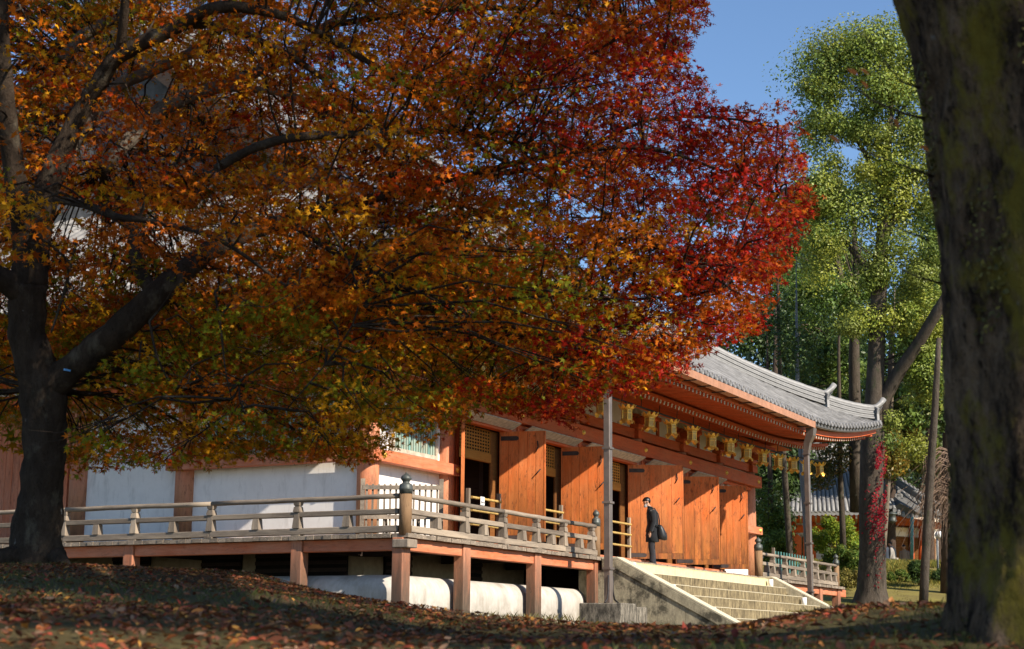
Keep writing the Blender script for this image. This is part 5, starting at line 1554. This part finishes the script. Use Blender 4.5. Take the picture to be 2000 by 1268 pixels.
# slim trunks beyond the veranda
def bare(name, lab, pts, D, mat, cat='tree', crown=None, cols=DG):
    r_ = root(name, PD(pts[0][0], pts[0][1], D), lab, cat)
    b = MB(); b.tube([PD(a, y, D) for a, y, q in pts], [q * .68 for a, y, q in pts], 12, jit=.03); b.build('trunk', M[mat], r_)
    if crown:
        ps = []; 
        for cx, cy, rx, ry, n in crown:
            v = rng.normal(size=(n, 3)); v /= np.linalg.norm(v, axis=1, keepdims=True); v *= rng.random((n, 1)) ** .4
            ps.append(np.array([PD(cx + a * rx, cy + c * ry, D + b_ * rx * D / FPX) for a, b_, c in v]))
        ps = np.concatenate(ps); N = len(ps)
        me = leafmesh('foliage', ps, rand_normals(N, .2), rng.uniform(0, 6.28, N), rng.uniform(.06, .11, N), np.array(cols)[rng.integers(0, len(cols), N)] * rng.uniform(.6, 1.3, (N, 1)), QUAD, M['leafgloss'])
        o = place('foliage', me, r_); o['kind'] = 'stuff'
    return r_
bare('slim_tree', 'pale slim trunk just right of the hall end column', [(1545, 1130, .22), (1541, 1050, .20), (1534, 950, .19), (1528, 850, .17), (1524, 760, .15), (1520, 600, .10), (1516, 420, .02)], 68, 'barkgrey', crown=[(1520, 640, 40, 60, 900)])
bare('slim_tree', 'bluish grey leaning trunk beside the right downspout', [(1579, 1090, .22), (1575, 1020, .21), (1569, 940, .20), (1564, 870, .18), (1558, 760, .14), (1556, 640, .08), (1555, 500, .02)], 66, 'barkblue', crown=[(1560, 690, 50, 60, 900)])
bare('slim_tree', 'dark shaded trunk in the undergrowth behind the hall end', [(1508, 1130, .20), (1506, 1030, .19), (1504, 930, .17), (1500, 800, .12), (1497, 560, .02)], 72, 'barkdark', crown=[(1500, 1000, 34, 70, 1500), (1520, 1040, 26, 50, 1500)], cols=MG)
bare('slim_tree', 'slim grey trunk in front of the tiled side hall roof', [(1648, 1100, .20), (1645, 1010, .19), (1641, 930, .18), (1640, 850, .16), (1638, 700, .10), (1640, 480, .02)], 70, 'barkgrey', crown=[(1630, 890, 40, 40, 1300), (1600, 930, 40, 30, 1000)], cols=[(.10, .10, .03), (.20, .12, .03), (.08, .10, .03)])
bare('slim_tree', 'slim brown trunk wrapped in straw matting beside the camphor', [(1722, 1100, .22), (1727, 1040, .19), (1733, 960, .17), (1738, 880, .15), (1742, 780, .10), (1748, 560, .02)], 66, 'barkpale', crown=[(1742, 900, 36, 36, 1500), (1738, 860, 30, 30, 1000)], cols=[(.28, .22, .04), (.34, .20, .03), (.2, .2, .04)])
bare('wooden_pole', 'leaning weathered wooden pole in front of the grassy bank', [(1803, 1195, .20), (1806, 1120, .19), (1812, 1000, .175), (1820, 880, .165), (1826, 800, .15), (1830, 730, .13), (1834, 660, .10)], 46, 'barkgrey', 'pole')
bare('slim_tree', 'thin dark trunk at the edge of the mossy trunk', [(1848, 1130, .22), (1850, 1050, .2), (1853, 950, .18)], 66, 'barkdark')
# bare weeping cherry
WC = root('weeping_cherry', PD(1850, 1130, 62), 'bare weeping cherry with tangled pale twigs beside the mossy trunk', 'tree')
b = MB(); b.tube([PD(1862, 1130, 62), PD(1858, 1000, 62), PD(1850, 900, 62)], [.2, .16, .1], 10); b.build('trunk', M['barkdark'], WC)
b = MB()
for i in range(170):
    x0 = rng.uniform(1800, 1870); y0 = rng.uniform(890, 1000); L_ = rng.uniform(40, 110); sx_ = rng.normal(-10, 26)
    dz = rng.uniform(-1.5, 1.5)
    b.tube([PD(1858, y0 - 10, 62 + dz * .3), PD((x0 + 1858) / 2, y0 - 18, 62 + dz * .6), PD(x0, y0, 62 + dz), PD(x0 + sx_ * .6, y0 + L_ * .5, 62 + dz), PD(x0 + sx_, y0 + L_, 62 + dz)], [.022, .018, .014, .010, .006], 3, caps=False)
b.build('twigs', M['barktwig'], WC)['kind'] = 'stuff'
# shrubs
def shrub(lab, px, py, D, rx, ry, n, ls, cols, cat='shrub'):
    r_ = root('shrub', PD(px, py + ry, D), lab, cat)
    s = D / FPX; b = MB()
    for k in range(7):
        a = k * .9; b.tube([PD(px, py + ry, D), PD(px + rx * .5 * math.cos(a), py + ry * .1, D + math.sin(a) * rx * s * .5)], [.035, .015], 5)
    b.build('stem', M['barkdark'], r_)
    ps = []; ns = []; nc = 26
    for _ in range(nc):
        v = rng.normal(size=3); v /= np.linalg.norm(v); v *= rng.random() ** .4
        c = np.array(PD(px + v[0] * rx * .85, py - v[2] * ry * .85, D + v[1] * rx * s * .85)); per = n // nc
        w = rng.normal(size=(per, 3)); w /= np.linalg.norm(w, axis=1, keepdims=True)
        ps.append(c + w * rng.uniform(.4, 1, (per, 1)) * min(rx, ry) * s * .42); ns.append(w + rng.normal(0, .5, (per, 3)) + np.array([0, 0, .5]))
    ps = np.concatenate(ps); ns = np.concatenate(ns); N = len(ps)
    me = leafmesh('foliage', ps, ns, rng.uniform(0, 6.28, N), rng.uniform(.7, 1.3, N) * ls, np.array(cols)[rng.integers(0, len(cols), N)] * rng.uniform(.65, 1.3, (N, 1)), QUAD, M['leaf'])
    o = place('foliage', me, r_); o['kind'] = 'stuff'
shrub('leafy green shrub hiding the foot of the side hall', 1760, 1128, 70, 34, 16, 3500, .05, MG)
YG = [(.22, .30, .03), (.28, .34, .035), (.14, .22, .03), (.33, .34, .04)]
shrub('bright yellow-green shrub behind the right veranda railing', 1638, 1045, 72, 58, 36, 7000, .07, YG)
shrub('dark glossy shrub below the bright yellow-green one', 1650, 1090, 70, 48, 32, 5000, .07, MG)
shrub('rounded clipped dark green bush on the grassy bank', 1795, 1118, 68, 26, 24, 4500, .05, DG)
shrub('low green bush half behind the mossy trunk', 1842, 1128, 70, 30, 20, 3500, .05, DG)
shrub('dry yellowish bush at the foot of the far veranda end', 1668, 1130, 68, 34, 26, 3000, .05, [(.22, .20, .05), (.28, .23, .06)])
shrub('green leafy undergrowth right of the hall end column', 1520, 1070, 70, 36, 36, 5000, .07, MG)
# ================================================================ tiled side hall in the background
BD = 86.0
BH = root('side_hall', PD(1650, 1125, BD), 'smaller vermilion hall with grey tiled roof and lattice doors among the trees', 'temple')
def Q(px, py, dd_=0.0): return PD(px, py, BD + dd_)
def quadpart(name, pts, th, mat, par=BH):
    b = MB(); p = [Vector(q) for q in pts]; n = (p[1] - p[0]).cross(p[-1] - p[0]).normalized() * th
    k = len(p); vs = p + [q + n for q in p]
    b.add(vs, [tuple(range(k)), tuple(reversed(range(k, 2 * k)))] + [(i, k + i, k + (i + 1) % k, (i + 1) % k) for i in range(k)])
    return b.build(name, M[mat], par)
broof = quadpart('roof', [Q(1440, 1006, -3), Q(1735, 1003, -3), Q(1690, 885, 3), Q(1480, 880, 3)], .1, 'tiledark')
for i in range(34):
    t = i / 33; a = np.array(Q(1440, 1004, -3.05)) * (1 - t) + np.array(Q(1735, 1001, -3.05)) * t; c = np.array(Q(1480, 878, 2.95)) * (1 - t) + np.array(Q(1690, 883, 2.95)) * t
    pts = [a + (c - a) * k / 9 - RX[:, 2] * .02 + np.array([0, 0, .02 + .05 * ((k % 2))]) for k in range(10)]
    b = MB(); b.tube(pts, [.10 + .015 * (k % 2) for k in range(10)], 6); b.build('tile_row', M['tile'], broof)
    b = MB(); b.tube([a - RX[:, 2] * .02, a + RX[:, 2] * .1], .14, 10); b.build('eave_tile', M['tile'], broof)
b = MB(); b.tube([Q(1475, 876, 3), Q(1580, 874, 3), Q(1695, 880, 3)], .3, 8); b.build('main_ridge', M['tile'], broof)
# right-hand hip with its curved eave
proof = quadpart('porch_roof', [Q(1735, 1003, -3), Q(1760, 985, -3.4), Q(1800, 1006, -3.2), Q(1866, 1022, -2.5), Q(1800, 962, 1), Q(1700, 900, 3)], .1, 'tiledark')
for i in range(15):
    t = i / 14
    e = np.array(Q(1738 + 120 * t, 990 + 30 * t + 10 * math.sin(t * 6), -3.3 + .6 * t)); f_ = np.array(Q(1712 + 110 * t, 905 + 75 * t, 2.6 - 3 * t))
    b = MB(); b.tube([e + (f_ - e) * k / 6 - RX[:, 2] * .08 + np.array([0, 0, .05]) for k in range(7)], [.10 + .015 * (k % 2) for k in range(7)], 6); b.build('tile_row', M['tile'], proof)
    b = MB(); b.tube([e - RX[:, 2] * .12, e + RX[:, 2] * .1], .10, 10); b.build('eave_tile', M['tile'], proof)
for k in range(3):
    b = MB(); b.tube([Q(1705, 898 - k * 3, 2.6), Q(1760, 950 - k * 3, -1), Q(1800, 975 - k * 3, -2.2), Q(1840, 996 - k * 3, -2.6), Q(1862, 1004 - k * 3, -2.8)], .13, 6); b.build('hip_ridge', M['tile'], proof)
b = MB()
for (x, y, r) in ((1755, 960, .09), (1751, 968, .11), (1759, 968, .11), (1755, 969, .12)):
    p = Vector(Q(x, y, -3.6)); b.tube([p, p - Vector(RX[:, 2]) * .1], r, 12)
b.build('ridge_end_tile', M['tile'], proof)
quadpart('eave_soffit', [Q(1440, 1008, -2.9), Q(1735, 1006, -2.9), Q(1728, 1022, 0), Q(1445, 1022, 0)], .06, 'paintX')
for i in range(30):
    x = 1445 + i * 9.9
    b = MB(); b.bar(Q(x, 1020, -.2), Q(x, 1010, -2.95), .09, .12); b.build('rafter', M['cream'], BH)
quadpart('wall_panel', [Q(1440, 1130, 0), Q(1740, 1130, 0), Q(1740, 1015, 0), Q(1440, 1015, 0)], .1, 'plaster')
quadpart('wall_panel', [Q(1740, 1130, -.5), Q(1830, 1130, 3), Q(1830, 1010, 3), Q(1740, 1010, -.5)], .1, 'cream')
quadpart('head_beam', [Q(1440, 1040, -.15), Q(1742, 1040, -.15), Q(1742, 1026, -.15), Q(1440, 1026, -.15)], .1, 'paintX')
quadpart('eave_soffit', [Q(1740, 1008, -3.0), Q(1856, 1026, -2.4), Q(1830, 1034, 2.6), Q(1740, 1028, -.6)], .06, 'paintX')
for x in (1470, 1510, 1548, 1588, 1630, 1680, 1730, 1740):
    b = MB(); b.tube([Q(x, 1130, -.3), Q(x, 1015, -.3)], .17, 12); b.build('column', M['paintZ'], BH)
for x0, x1 in ((1550, 1566), (1568, 1586), (1632, 1654), (1656, 1678)):
    b = MB(); vs = [Q(x0 + .6, 1122, -.4), Q(x1 - .6, 1122, -.4), Q(x1 - .6, 1050, -.4), Q((x0 + x1) / 2, 1043, -.4), Q(x0 + .6, 1050, -.4)]
    n_ = Vector(RX[:, 2]) * .08; vs2 = vs + [v_ + n_ for v_ in vs]
    b.add(vs2, [(4, 3, 2, 1, 0), (5, 6, 7, 8, 9)] + [(i, (i + 1) % 5, 5 + (i + 1) % 5, 5 + i) for i in range(5)]); b.build('door', M['paintZ'], BH)
# lattice doors
def lattice(x0, x1, y0, y1, d0, d1, n, m_):
    bk_ = quadpart('door', [Q(x0, y1, d0), Q(x1, y1, d1), Q(x1, y0, d1), Q(x0, y0, d0)], .03, 'black')
    la = MB(); off = -Vector(RX[:, 2]) * .06
    A0 = Vector(Q(x0, y1, d0)) + off; A1 = Vector(Q(x1, y1, d1)) + off; B0 = Vector(Q(x0, y0, d0)) + off; B1 = Vector(Q(x1, y0, d1)) + off
    for i in range(n + 1): la.bar(A0.lerp(A1, i / n), B0.lerp(B1, i / n), .06, .05, up=tuple(RX[:, 2]))
    for j in range(m_ + 1): la.bar(A0.lerp(B0, j / m_), A1.lerp(B1, j / m_), .06, .05, up=tuple(RX[:, 2]))
    o = la.build('lattice', M['inner'], bk_); o['kind'] = 'stuff'
lattice(1745, 1779, 1050, 1108, -.9, .4, 12, 18); lattice(1784, 1798, 1052, 1108, .2, .9, 6, 18); lattice(1800, 1826, 1053, 1106, .9, 2.4, 9, 18)
quadpart('plaster_band', [Q(1745, 1047, -.95), Q(1826, 1050, 2.3), Q(1826, 1032, 2.3), Q(1745, 1030, -.95)], .04, 'plaster')
for x, dd_ in ((1742, -1.0), (1781, .1), (1799, .7)):
    b = MB(); b.tube([Q(x, 1125, dd_ - .1), Q(x, 1025, dd_ - .1)], .14, 10); b.build('column', M['paintZ'], BH)
b = MB(); b.tube([Q(1781, 1105, -3.2), Q(1781, 1010, -3.2)], .09, 8); b.build('drain_pipe', M['teal'], BH)
quadpart('veranda', [Q(1500, 1128, -2.5), Q(1790, 1126, -2.5), Q(1790, 1118, .5), Q(1500, 1118, .5)], .15, 'fadedX')
quadpart('plinth', [Q(1500, 1160, -2.2), Q(1800, 1160, -2.2), Q(1800, 1127, -2.2), Q(1500, 1127, -2.2)], .3, 'dustwall')
# its stair railing, pale timber
SR = root('stair_railing', Q(1750, 1130, -4), 'pale timber stair railing in front of the side hall', 'railing')
for (xa, ya, xb, yb) in ((1722, 1092, 1752, 1094), (1752, 1094, 1778, 1118), (1722, 1104, 1752, 1106), (1752, 1106, 1775, 1128), (1722, 1116, 1750, 1118), (1750, 1118, 1772, 1136)):
    b = MB(); b.bar(Q(xa, ya, -4), Q(xb, yb, -4.6), .10, .12); b.build('rail', M['cream'], SR)
for x, y in ((1724, 1090), (1732, 1091), (1742, 1092), (1752, 1090), (1764, 1102), (1776, 1114)):
    b = MB(); b.bar(Q(x, y, -4.1), Q(x, y + 34, -4.1), .13, .13); b.build('rail_post', M['cream'], SR)
# small bronze lantern under its eave
BL = root('bronze_lantern', Q(1743, 1012, -3.4), 'small dark bronze lantern hanging under the side hall eave', 'lantern')
b = MB(); p = Vector(Q(1743, 1012, -3.4)); b.lathe([(.05, .34), (.2, .25), (.26, .2), (.18, .17), (.2, -.1), (.26, -.15), (.1, -.24), (.03, -.3)], 8, c=tuple(p)); b.build('lantern_body', M['copperg'], BL)
b = MB(); b.tube([p + Vector((0, 0, .33)), p + Vector((0, 0, .8))], .02, 5); b.build('chain', M['iron'], BL)

# ================================================================ people
def m_cloth(name, c, r=.85):
    t = NT(name); n = t.noise(t.coord(), 40, 4, .6)
    t.color(t.mix(n, tuple(x * .7 for x in c), tuple(x * 1.25 for x in c))); t.rough(r); t.spec(.2)
    t.b.inputs['Sheen Weight'].default_value = .2
    t.bump(t.noise(t.coord(), 9, 4), .35, .02); return t.m
M['skin'] = m_plain('skin', (.50, .27, .17), .5, var=.06)
M['hair'] = m_plain('black_hair', (.012, .010, .010), .4, var=.2, scale=40)
M['coat'] = m_cloth('black_coat', (.012, .013, .016)); M['trouser'] = m_cloth('dark_trousers', (.022, .020, .024))
M['shoe'] = m_plain('black_leather', (.012, .011, .011), .4); M['bagm'] = m_plain('black_bag', (.02, .021, .023), .45, var=.25)
M['mask'] = m_plain('white_mask', (.78, .77, .76), .9, var=.03)
def skin_body():
    """one continuous body; x forward, y left, z up, feet at 0"""
    V = []; E_ = []; Rr = []
    def vtx(x, y, z, r, r2=None, par=None):
        V.append((x, y, z)); Rr.append((r, r2 or r)); i = len(V) - 1
        if par is not None: E_.append((par, i))
        return i
    pel = vtx(0, 0, .92, .115, .15)
    s1 = vtx(-.01, 0, 1.05, .105, .135, pel); s2 = vtx(.0, 0, 1.2, .11, .15, s1); s3 = vtx(.015, 0, 1.34, .105, .16, s2); s4 = vtx(.035, 0, 1.42, .075, .10, s3)
    n1 = vtx(.06, 0, 1.48, .052, None, s4); n2 = vtx(.09, 0, 1.54, .05, None, n1); h1 = vtx(.115, 0, 1.60, .078, .072, n2); h2 = vtx(.125, 0, 1.66, .094, .078, h1); h3 = vtx(.105, 0, 1.705, .082, .07, h2)
    j = vtx(.175, 0, 1.575, .045, .042, h1)
    for s in (1, -1):
        hp = vtx(.0, s * .085, .86, .088, None, pel); k1 = vtx(.015 + .02 * s, s * .09, .66, .075, None, hp); k = vtx(.02 + .03 * s, s * .09, .47, .055, None, k1); c = vtx(.0 + .03 * s, s * .09, .33, .05, None, k); a = vtx(-.01 + .04 * s, s * .09, .09, .036, None, c); f1 = vtx(.03 + .04 * s, s * .09, .045, .038, None, a); vtx(.14 + .04 * s, s * .1, .03, .03, None, f1)
        sh = vtx(.02, s * .17, 1.38, .062, None, s3); ua = vtx(.015, s * .205, 1.24, .05, None, sh); el = vtx(.01, s * .215, 1.10, .042, None, ua); fa = vtx(.05, s * .21, .97, .036, None, el); wr = vtx(.09, s * .20, .86, .026, None, fa)
        pm_ = vtx(.10, s * .195, .80, .030, .022, wr)
        th0 = vtx(.125, s * .18, .815, .011, None, wr); th1 = vtx(.14, s * .175, .785, .009, None, th0); vtx(.142, s * .175, .76, .008, None, th1)
        for q, (dx, ln) in enumerate(((.022, .062), (.008, .072), (-.007, .066), (-.02, .05))):
            m0 = vtx(.10 + dx, s * .193, .772, .009, None, pm_); m1 = vtx(.104 + dx, s * .183, .772 - ln * .55, .0085, None, m0); vtx(.10 + dx, s * .17, .772 - ln, .007, None, m1)
    me = bpy.data.meshes.new('body'); me.from_pydata(V, E_, []); o = bpy.data.objects.new('body', me); col.objects.link(o)
    md = o.modifiers.new('skin', 'SKIN'); md.use_smooth_shade = True
    for i, r in enumerate(Rr): me.skin_vertices[0].data[i].radius = r
    me.skin_vertices[0].data[0].use_root = True
    o.modifiers.new('sub', 'SUBSURF').levels = 1
    dg = bpy.context.evaluated_depsgraph_get(); ev = o.evaluated_get(dg)
    out = bpy.data.meshes.new_from_object(ev, depsgraph=dg); bpy.data.objects.remove(o)
    out.materials.clear(); out.materials.append(M['skin'])
    for p in out.polygons: p.use_smooth = True
    return out
def rings(mb, rs, n=20, cap=True):
    """rs: (cx, cy, z, rx, ry, tilt)"""
    vs = []
    for cx, cy, z, rx, ry, tl in rs:
        for j in range(n):
            a = 2 * math.pi * j / n
            x = rx * math.cos(a); vs.append((cx + x, cy + ry * math.sin(a), z + x * tl))
    k = len(rs)
    fs = [(i * n + j, i * n + (j + 1) % n, (i + 1) * n + (j + 1) % n, (i + 1) * n + j) for i in range(k - 1) for j in range(n)]
    if cap: fs += [tuple(reversed(range(n))), tuple((k - 1) * n + j for j in range(n))]
    mb.add(vs, fs, True)
def clothes():
    coat = MB()
    rings(coat, [(.0, 0, .60, .165, .20, 0), (.0, 0, .605, .175, .212, 0), (.0, 0, .75, .17, .205, 0), (-.005, 0, .92, .158, .192, 0), (-.015, 0, 1.06, .145, .178, 0), (-.01, 0, 1.2, .15, .19, .05), (.005, 0, 1.33, .142, .205, .1), (.02, 0, 1.405, .115, .175, .12), (.04, 0, 1.45, .085, .105, .2), (.05, 0, 1.49, .072, .078, .3), (.055, 0, 1.515, .07, .074, .3)])
    for s in (1, -1):
        coat.tube([(.02, s * .165, 1.395), (.018, s * .20, 1.33), (.015, s * .222, 1.22), (.01, s * .232, 1.10), (.05, s * .226, .98), (.085, s * .212, .875), (.09, s * .21, .86)], [.07, .082, .074, .064, .058, .052, .050], 12)
    # lapel fold, pocket flap and collar
    coat.tube([(.055 + .075 * math.cos(a), .078 * math.sin(a), 1.50 + .02 * math.cos(a)) for a in np.linspace(-2.6, 2.6, 12)], .016, 6)
    coat.box(-.02, .11, -.222, -.206, .86, .92); coat.box(-.02, .11, .206, .222, .86, .92)
    cm_ = coat.mesh('coat', M['coat'])
    tr_ = MB()
    for s in (1, -1):
        tr_.tube([(0, s * .085, .95), (.0, s * .088, .84), (.018 + .02 * s, s * .09, .64), (.022 + .03 * s, s * .09, .46), (.0 + .03 * s, s * .09, .3), (-.005 + .04 * s, s * .09, .12), (.0 + .04 * s, s * .09, .055)], [.10, .105, .09, .078, .07, .062, .064], 14)
    tm = tr_.mesh('trousers', M['trouser'])
    sh_ = MB()
    for s in (1, -1):
        x0 = .04 * s
        rings(sh_, [(x0 + .045, s * .095, .0, .135, .048, 0), (x0 + .045, s * .095, .03, .138, .05, 0), (x0 + .03, s * .095, .06, .115, .045, -.1), (x0 - .01, s * .093, .095, .06, .042, 0)], 16)
    sm_ = sh_.mesh('shoes', M['shoe'])
    hr = MB(); vs = []; n = 20; k = 9
    c = np.array((.098, 0, 1.668))
    for i in range(k):
        ph = math.pi * .5 * (1 - i / (k - 1) * 1.62)
        for j in range(n):
            a = 2 * math.pi * j / n
            fr = math.cos(a)
            r = .108 + random.uniform(-.003, .004)
            z = r * math.sin(ph); rad_ = r * math.cos(ph)
            x = rad_ * math.cos(a) * 1.08; y = rad_ * math.sin(a) * .84
            if fr > .05 and z < .055 - .01 * fr: z = .055 - .01 * fr; x = min(x, .100)
            if abs(math.sin(a)) > .6 and z < -.03: z = -.03
            vs.append((c[0] + x * .97 + z * .18, y, c[2] + z - x * .25))
    hr.add(vs, [(i * n + j, i * n + (j + 1) % n, (i + 1) * n + (j + 1) % n, (i + 1) * n + j) for i in range(k - 1) for j in range(n)] + [tuple(reversed(range(n)))], True)
    hm = hr.mesh('hair', M['hair'])
    mk = MB(); vs = []
    for i in range(5):
        for j in range(7):
            t = (j - 3) / 3; a = t * 1.25
            z = 1.615 - .018 * i * 1.25; rr_ = .098 if i not in (0, 4) else .092
            vs.append((.108 + rr_ * math.cos(a) * (1.0 + .06 * (2 - abs(i - 2)) * math.cos(a)), .082 * math.sin(a), z - .02 * math.cos(a)))
    mk.add(vs, [(i * 7 + j, i * 7 + j + 1, (i + 1) * 7 + j + 1, (i + 1) * 7 + j) for i in range(4) for j in range(6)], True)
    for s in (1, -1): mk.tube([(.14, s * .078, 1.60), (.10, s * .088, 1.635), (.09, s * .088, 1.60), (.135, s * .08, 1.57)], .003, 4)
    mm = mk.mesh('face_mask', M['mask'])
    ear = MB()
    for s in (1, -1): rings(ear, [(.098, s * .082, 1.605, .01, .006, 0), (.096, s * .092, 1.63, .02, .009, 0), (.094, s * .094, 1.65, .022, .008, 0), (.094, s * .086, 1.668, .012, .006, 0)], 8)
    em = ear.mesh('ears', M['skin'])
    ey = MB()
    for s in (1, -1): ey.tube([(.205, s * .034, 1.632), (.209, s * .034, 1.632)], .006, 8)
    ym = ey.mesh('eyes', M['hair'])
    return dict(coat=cm_, trousers=tm, shoes=sm_, hair=hm, face_mask=mm, ears=em, eyes=ym)
BODY = skin_body(); CL = clothes()
def bow(me, ang=math.radians(17)):        # head bent forward on the neck
    for v_ in me.vertices:
        x, y, z = v_.co
        k_ = min(1, max(0, (z - 1.46) / .08))
        if k_ > 0 and abs(y) < .13:
            a_ = ang * k_; dx = x - .07; dz_ = z - 1.50
            v_.co = (.07 + dx * math.cos(a_) + dz_ * math.sin(a_), y, 1.50 - dx * math.sin(a_) + dz_ * math.cos(a_))
for k_ in ('hair', 'face_mask', 'ears', 'eyes'): bow(CL[k_])
bow(BODY)
def person(loc, heading, lab, scale=1.0, mats=None, mask=True):
    r_ = root('person', loc, lab, 'person')
    r_.rotation_euler = (0, 0, heading); r_.scale = (scale,) * 3
    bo = bpy.data.objects.new('body', BODY); col.objects.link(bo); bo.parent = r_
    for k_, me in CL.items():
        if k_ == 'face_mask' and not mask: continue
        if mats and k_ in mats:
            me = me.copy(); me.materials.clear(); me.materials.append(mats[k_])
        o = bpy.data.objects.new(k_, me); col.objects.link(o); o.parent = r_
    return r_
pv = .42; pp_ = onV(1274, 1040, pv)
hd = math.atan2(RH[1] * -1, RH[0] * -1) + .12
man = person((pp_.x, pv, ZD), hd, 'person in long black coat and white mask, head bowed, on the veranda', 1.02)
# shoulder bag at the back
BG = root('shoulder_bag', (pp_.x, pv, ZD + 1.0), 'black leather shoulder bag hanging behind the person in the coat', 'bag')
Mh = Matrix.Translation((pp_.x, pv, ZD)) @ Matrix.Rotation(hd, 4, 'Z') @ Matrix.Scale(1.02, 4)
b = MB(); rings(b, [(-.22, .10, .66, .10, .13, .25), (-.23, .10, .68, .135, .15, .25), (-.225, .10, .78, .145, .155, .25), (-.205, .11, .90, .115, .14, .25), (-.185, .12, 1.0, .07, .11, .25), (-.18, .12, 1.03, .04, .08, .25)], 18)
b.v = [tuple(Mh @ Vector(p)) for p in b.v]; b.build('bag_body', M['bagm'], BG)
b = MB(); b.tube([(-.16, .12, 1.02), (-.16, .16, 1.15), (-.12, .175, 1.32), (-.02, .17, 1.465), (.08, .15, 1.44), (.12, .17, 1.3), (.09, .22, 1.15), (-.02, .24, 1.05), (-.12, .19, .98)], .016, 6)
b.v = [tuple(Mh @ Vector(p)) for p in b.v]; b.build('strap', M['bagm'], BG)
b = MB(); b.tube([(-.34, .02, .80), (-.36, .10, .82), (-.33, .2, .80)], .008, 5); b.v = [tuple(Mh @ Vector(p)) for p in b.v]; b.build('zip', M['iron'], BG)
# visitors by the side hall
lt = m_cloth('pale_jacket', (.34, .31, .28)); pk = m_cloth('beige_jacket', (.30, .21, .15)); dk = m_cloth('navy_jacket', (.04, .05, .07))
for (x, y, mt, lab) in ((1733, 1110, dk, 'distant visitor in dark clothes nearest the camphor trunk at the side hall'), (1746, 1112, lt, 'distant visitor in pale jacket behind the pale stair railing'), (1769, 1118, pk, 'distant visitor in beige jacket coming down the side hall steps')):
    p = Q(x, y + 12, -3.2); person((p.x, p.y, p.z), hd + random.uniform(-1, 1), lab, 1.0, {'coat': mt}, False)
# lamp post beyond the pole
LP = root('lamp_post', Q(1828, 1120, -15), 'thin grey lamp post with a round white head beside the mossy trunk', 'lamp')
b = MB(); b.tube([Q(1832, 1125, -15), Q(1830, 1040, -15)], .05, 8); b.build('post', M['barkblue'], LP)
b = MB(); p = Vector(Q(1834, 1046, -15)); b.lathe([(.02, .2), (.14, .16), (.2, .02), (.15, -.1), (.04, -.14)], 12, c=tuple(p)); b.build('lamp_head', M['pvc'], LP)
